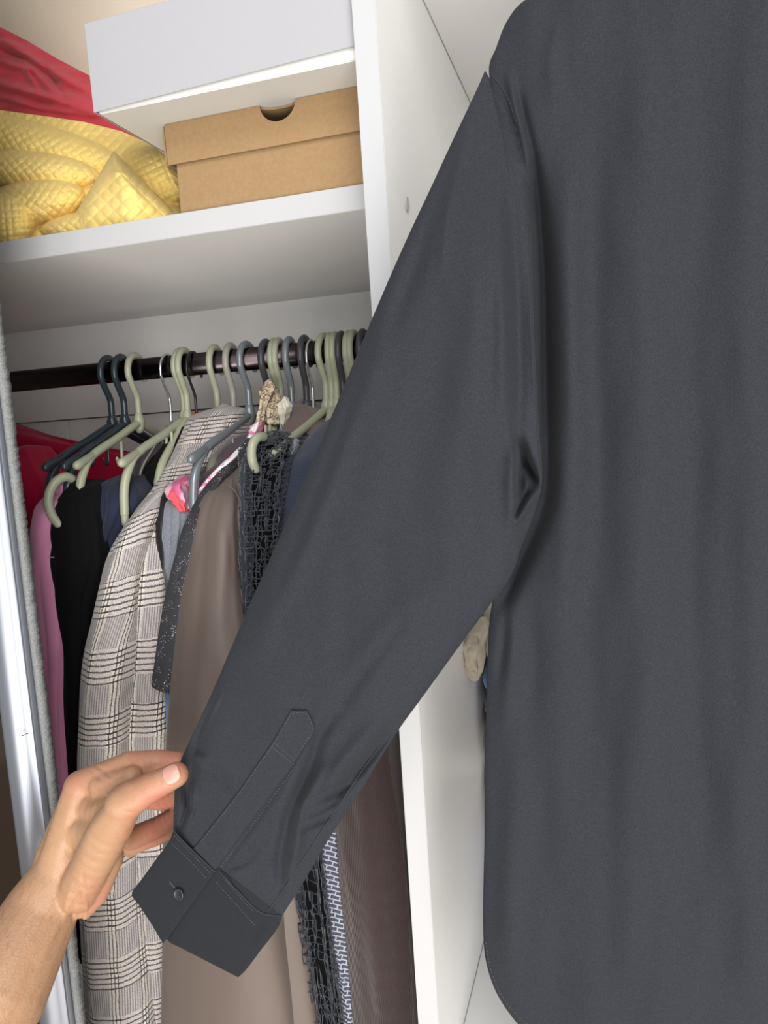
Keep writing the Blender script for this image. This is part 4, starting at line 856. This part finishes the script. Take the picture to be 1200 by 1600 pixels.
# ------------------------------------------------------------------ the hand
def hand():
    bm = bmesh.new()
    def cap(a, b, ra, rb, n=7, sc=(1, 1, 1)):
        a = P(*a); b = P(*b)
        for i in range(n + 1):
            t = i / n; c = a.lerp(b, t); r = (ra + (rb - ra) * t) / 1000
            mt = Matrix.Translation(c) @ Matrix.Diagonal((sc[0], sc[1], sc[2], 1))
            bmesh.ops.create_icosphere(bm, subdivisions=3, radius=r, matrix=mt)
    # forearm (flattened oval towards the wrist), heel of the hand
    cap((-330, 2050, .30), (-150, 1790, .36), 48, 45, 16); cap((-150, 1790, .36), (-6, 1556, .43), 45, 38, 16); cap((-6, 1556, .43), (60, 1432, .474), 38, 30.5, 14)
    cap((60, 1432, .474), (92, 1372, .490), 30.5, 24, 7); cap((80, 1385, .492), (122, 1240, .508), 22, 13, 9)
    cap((92, 1362, .488), (126, 1230, .504), 19, 13.2, 9); cap((104, 1372, .50), (146, 1250, .522), 20, 13, 9)
    cap((118, 1380, .512), (158, 1272, .542), 20, 12.5, 9); cap((128, 1385, .52), (170, 1300, .558), 19, 12, 9)
    # thenar and thumb
    cap((122, 1392, .482), (176, 1290, .478), 16.5, 16, 8); cap((176, 1290, .478), (195, 1258, .474), 16, 13, 5); cap((146, 1392, .494), (160, 1340, .496), 13, 17, 6); cap((132, 1418, .488), (142, 1398, .492), 9, 12, 4)
    cap((193, 1256, .474), (238, 1229, .479), 14.0, 11.2, 6); cap((238, 1229, .479), (275, 1210.5, .486), 11.0, 9.7, 5)
    # web
    cap((138, 1262, .500), (172, 1270, .487), 12, 12, 4); cap((160, 1228, .502), (206, 1213, .499), 11, 8.6, 5); cap((130, 1300, .495), (165, 1300, .485), 15, 15, 4)
    # index, middle, ring, little
    cap((126, 1229, .506), (203, 1196, .512), 13.6, 11.6, 8); cap((203, 1196, .512), (243, 1190, .518), 11.2, 9.3, 4); cap((243, 1189, .519), (278, 1190, .522), 9.2, 8.2, 4)
    cap((146, 1250, .525), (206, 1240, .538), 13.0, 10.4, 7); cap((206, 1240, .538), (252, 1249, .540), 10.2, 9.5, 5); cap((252, 1249, .540), (296, 1238, .532), 9.3, 8.4, 5)
    cap((158, 1275, .545), (206, 1310, .556), 13.0, 10.6, 6); cap((206, 1310, .556), (250, 1291, .554), 10.6, 9.8, 5); cap((250, 1291, .554), (288, 1266, .543), 9.6, 8.4, 5)
    cap((170, 1300, .560), (204, 1322, .574), 12.0, 9.4, 5); cap((204, 1322, .574), (244, 1308, .576), 9.0, 8.2, 5); cap((244, 1308, .576), (280, 1290, .566), 8.2, 7.4, 4)
    me = bpy.data.meshes.new('person'); bm.to_mesh(me); bm.free()
    o = bpy.data.objects.new('person', me); COL.objects.link(o)
    rm = o.modifiers.new('r', 'REMESH'); rm.mode = 'VOXEL'; rm.voxel_size = .0013
    sm = o.modifiers.new('s', 'SMOOTH'); sm.factor = .5; sm.iterations = 14
    dg = bpy.context.evaluated_depsgraph_get(); me2 = bpy.data.meshes.new_from_object(o.evaluated_get(dg)); o.modifiers.clear(); o.data = me2; me2.name = 'person'
    nV = len(me2.vertices); co = np.zeros(nV * 3); me2.vertices.foreach_get('co', co); co = co.reshape(-1, 3)
    no = np.zeros(nV * 3); me2.vertices.foreach_get('normal', no); no = no.reshape(-1, 3)
    cc = (co - np.array([0, 0, CZ])) @ MC.T; U = cc[:, 0] / cc[:, 2] * F + 600; V = cc[:, 1] / cc[:, 2] * F + 800
    front = no[:, 1] < .1
    # creases and tendons laid on the surface near the joints (pixel polylines on the camera-facing side)
    S = [([(201, 1176), (203, 1190), (201, 1202)], 2.2, -.0006), ([(148, 1196), (166, 1206), (178, 1222)], 3.0, -.0010), ([(140, 1200), (152, 1214), (168, 1226)], 3.5, -.0008), ([(170, 1224), (182, 1218), (198, 1214)], 2.4, -.0008),
         ([(128, 1262), (160, 1236), (176, 1226)], 7, -.0012), ([(182, 1226), (200, 1222), (208, 1232)], 8, .0010), ([(190, 1268), (212, 1270)], 2.4, -.0005), ([(245, 1213), (250, 1222), (252, 1228)], 2.0, -.0005), ([(253, 1209), (259, 1219)], 2.0, -.0005),
         ([(188, 1292), (208, 1296)], 2, -.0003), ([(180, 1310), (200, 1312)], 2, -.0003), ([(176, 1330), (190, 1332)], 2, -.0003), ([(122, 1360), (140, 1300), (170, 1262)], 9, .0012), ([(96, 1330), (104, 1280), (118, 1235)], 8, .0010), ([(104, 1345), (120, 1290), (132, 1252)], 8, -.0008),
         ([(118, 1450), (112, 1420), (128, 1392), (130, 1360)], 3.2, -.0012), ([(132, 1442), (134, 1412), (126, 1380)], 4, .0012), ([(100, 1440), (104, 1410), (112, 1380)], 5, .0010), ([(60, 1500), (85, 1455), (102, 1425)], 6, .0012), ([(118, 1460), (130, 1430), (134, 1406)], 2.4, -.0008)]
    d = stroke_field(U, V, S) * front
    d += np.array([noise.noise(Vector(c) * 55) for c in co]) * .0004
    co2 = co + no * d[:, None]; me2.vertices.foreach_set('co', co2.ravel())
    fl = np.zeros(nV)
    for (cu, cv, rad, a) in ((270, 1185, 34, .8), (225, 1184, 40, .55), (286, 1205, 22, .6), (250, 1255, 34, .9), (245, 1295, 44, .9), (170, 1200, 40, .3), (118, 1218, 26, .45), (203, 1232, 22, .3), (160, 1410, 36, .5), (120, 1240, 30, .2)):
        fl = np.maximum(fl, a * np.exp(-(((U - cu) ** 2 + (V - cv) ** 2) / rad ** 2)))
    at = me2.attributes.new('flush', 'FLOAT', 'POINT'); at.data.foreach_set('value', fl)
    me2.polygons.foreach_set('use_smooth', [True] * len(me2.polygons)); me2.materials.append(M['skin']); me2.update()
    tag(o, "photographer's bare forearm and hand pinching the charcoal sleeve above its cuff", 'person')
    o['part_note'] = 'hand'; del o['part_note']
    # thumb nail: a curved plate following the thumb's axis
    A = P(238, 1229, .479); B = P(275, 1210.5, .486); ax = (B - A).normalized(); up = Vector((.25, -.80, .55)); up = (up - ax * up.dot(ax)).normalized(); sd_ = ax.cross(up)
    c0 = B - ax * .0005; vs, fs = [], []; nu_, nv_ = 15, 11
    for i in range(nu_):
        s = i / (nu_ - 1); l = -.0060 + .0125 * s; hw = .80 * math.sqrt(max(0.03, 1 - (abs(2 * s - 1) ** 3.2)))
        for j in range(nv_):
            a = (2 * j / (nv_ - 1) - 1) * hw; r = .0106 - .0009 * max(0, s) ** 2 * 1.2
            vs.append(c0 + ax * l + (up * math.cos(a) + sd_ * math.sin(a)) * r - up * (.0006 + .0016 * max(0, s - .5) ** 1.3))
    fs = [(i * nv_ + j, i * nv_ + j + 1, (i + 1) * nv_ + j + 1, (i + 1) * nv_ + j) for i in range(nu_ - 1) for j in range(nv_ - 1)]
    nl = link('thumb_nail', mesh('thumb_nail', vs, fs), M['nail'], o); sol = nl.modifiers.new('s', 'SOLIDIFY'); sol.thickness = .0006; sol.offset = 0
    # fine arm hair
    parts = []; sel = np.where((U > -40) & (U < 150) & (V > 1300) & (V < 1640) & (no[:, 1] < .55))[0]; random.seed(3)
    along = (P(100, 1392, .482) - P(-10, 1568, .425)).normalized()
    for _ in range(1500):
        i = int(random.choice(sel)); 
        if random.random() > np.clip((V[i] - 1290) / 110, .12, 1): continue
        p = Vector(co2[i]); n = Vector(no[i]); t = (along * random.uniform(.6, 1.1) + Vector((random.uniform(-.5, .5), random.uniform(-.4, .4), random.uniform(-.5, .5)))); t = (t - n * t.dot(n)).normalized()
        L = random.uniform(.003, .0075); q1 = p + n * L * .22 + t * L * .5; q2 = p + n * L * .28 + t * L
        s_ = t.cross(n) * .00003; parts.append(([p - s_, p + s_, q1 + s_ * .8, q1 - s_ * .8, q2], [(0, 1, 2, 3), (3, 2, 4)]))
    hr = joined('arm_hair', parts, M['hair'], o); hr['kind'] = 'stuff'
    return o
hand()
print('tris', sum(len(o.data.polygons) for o in bpy.data.objects if o.type == 'MESH'))
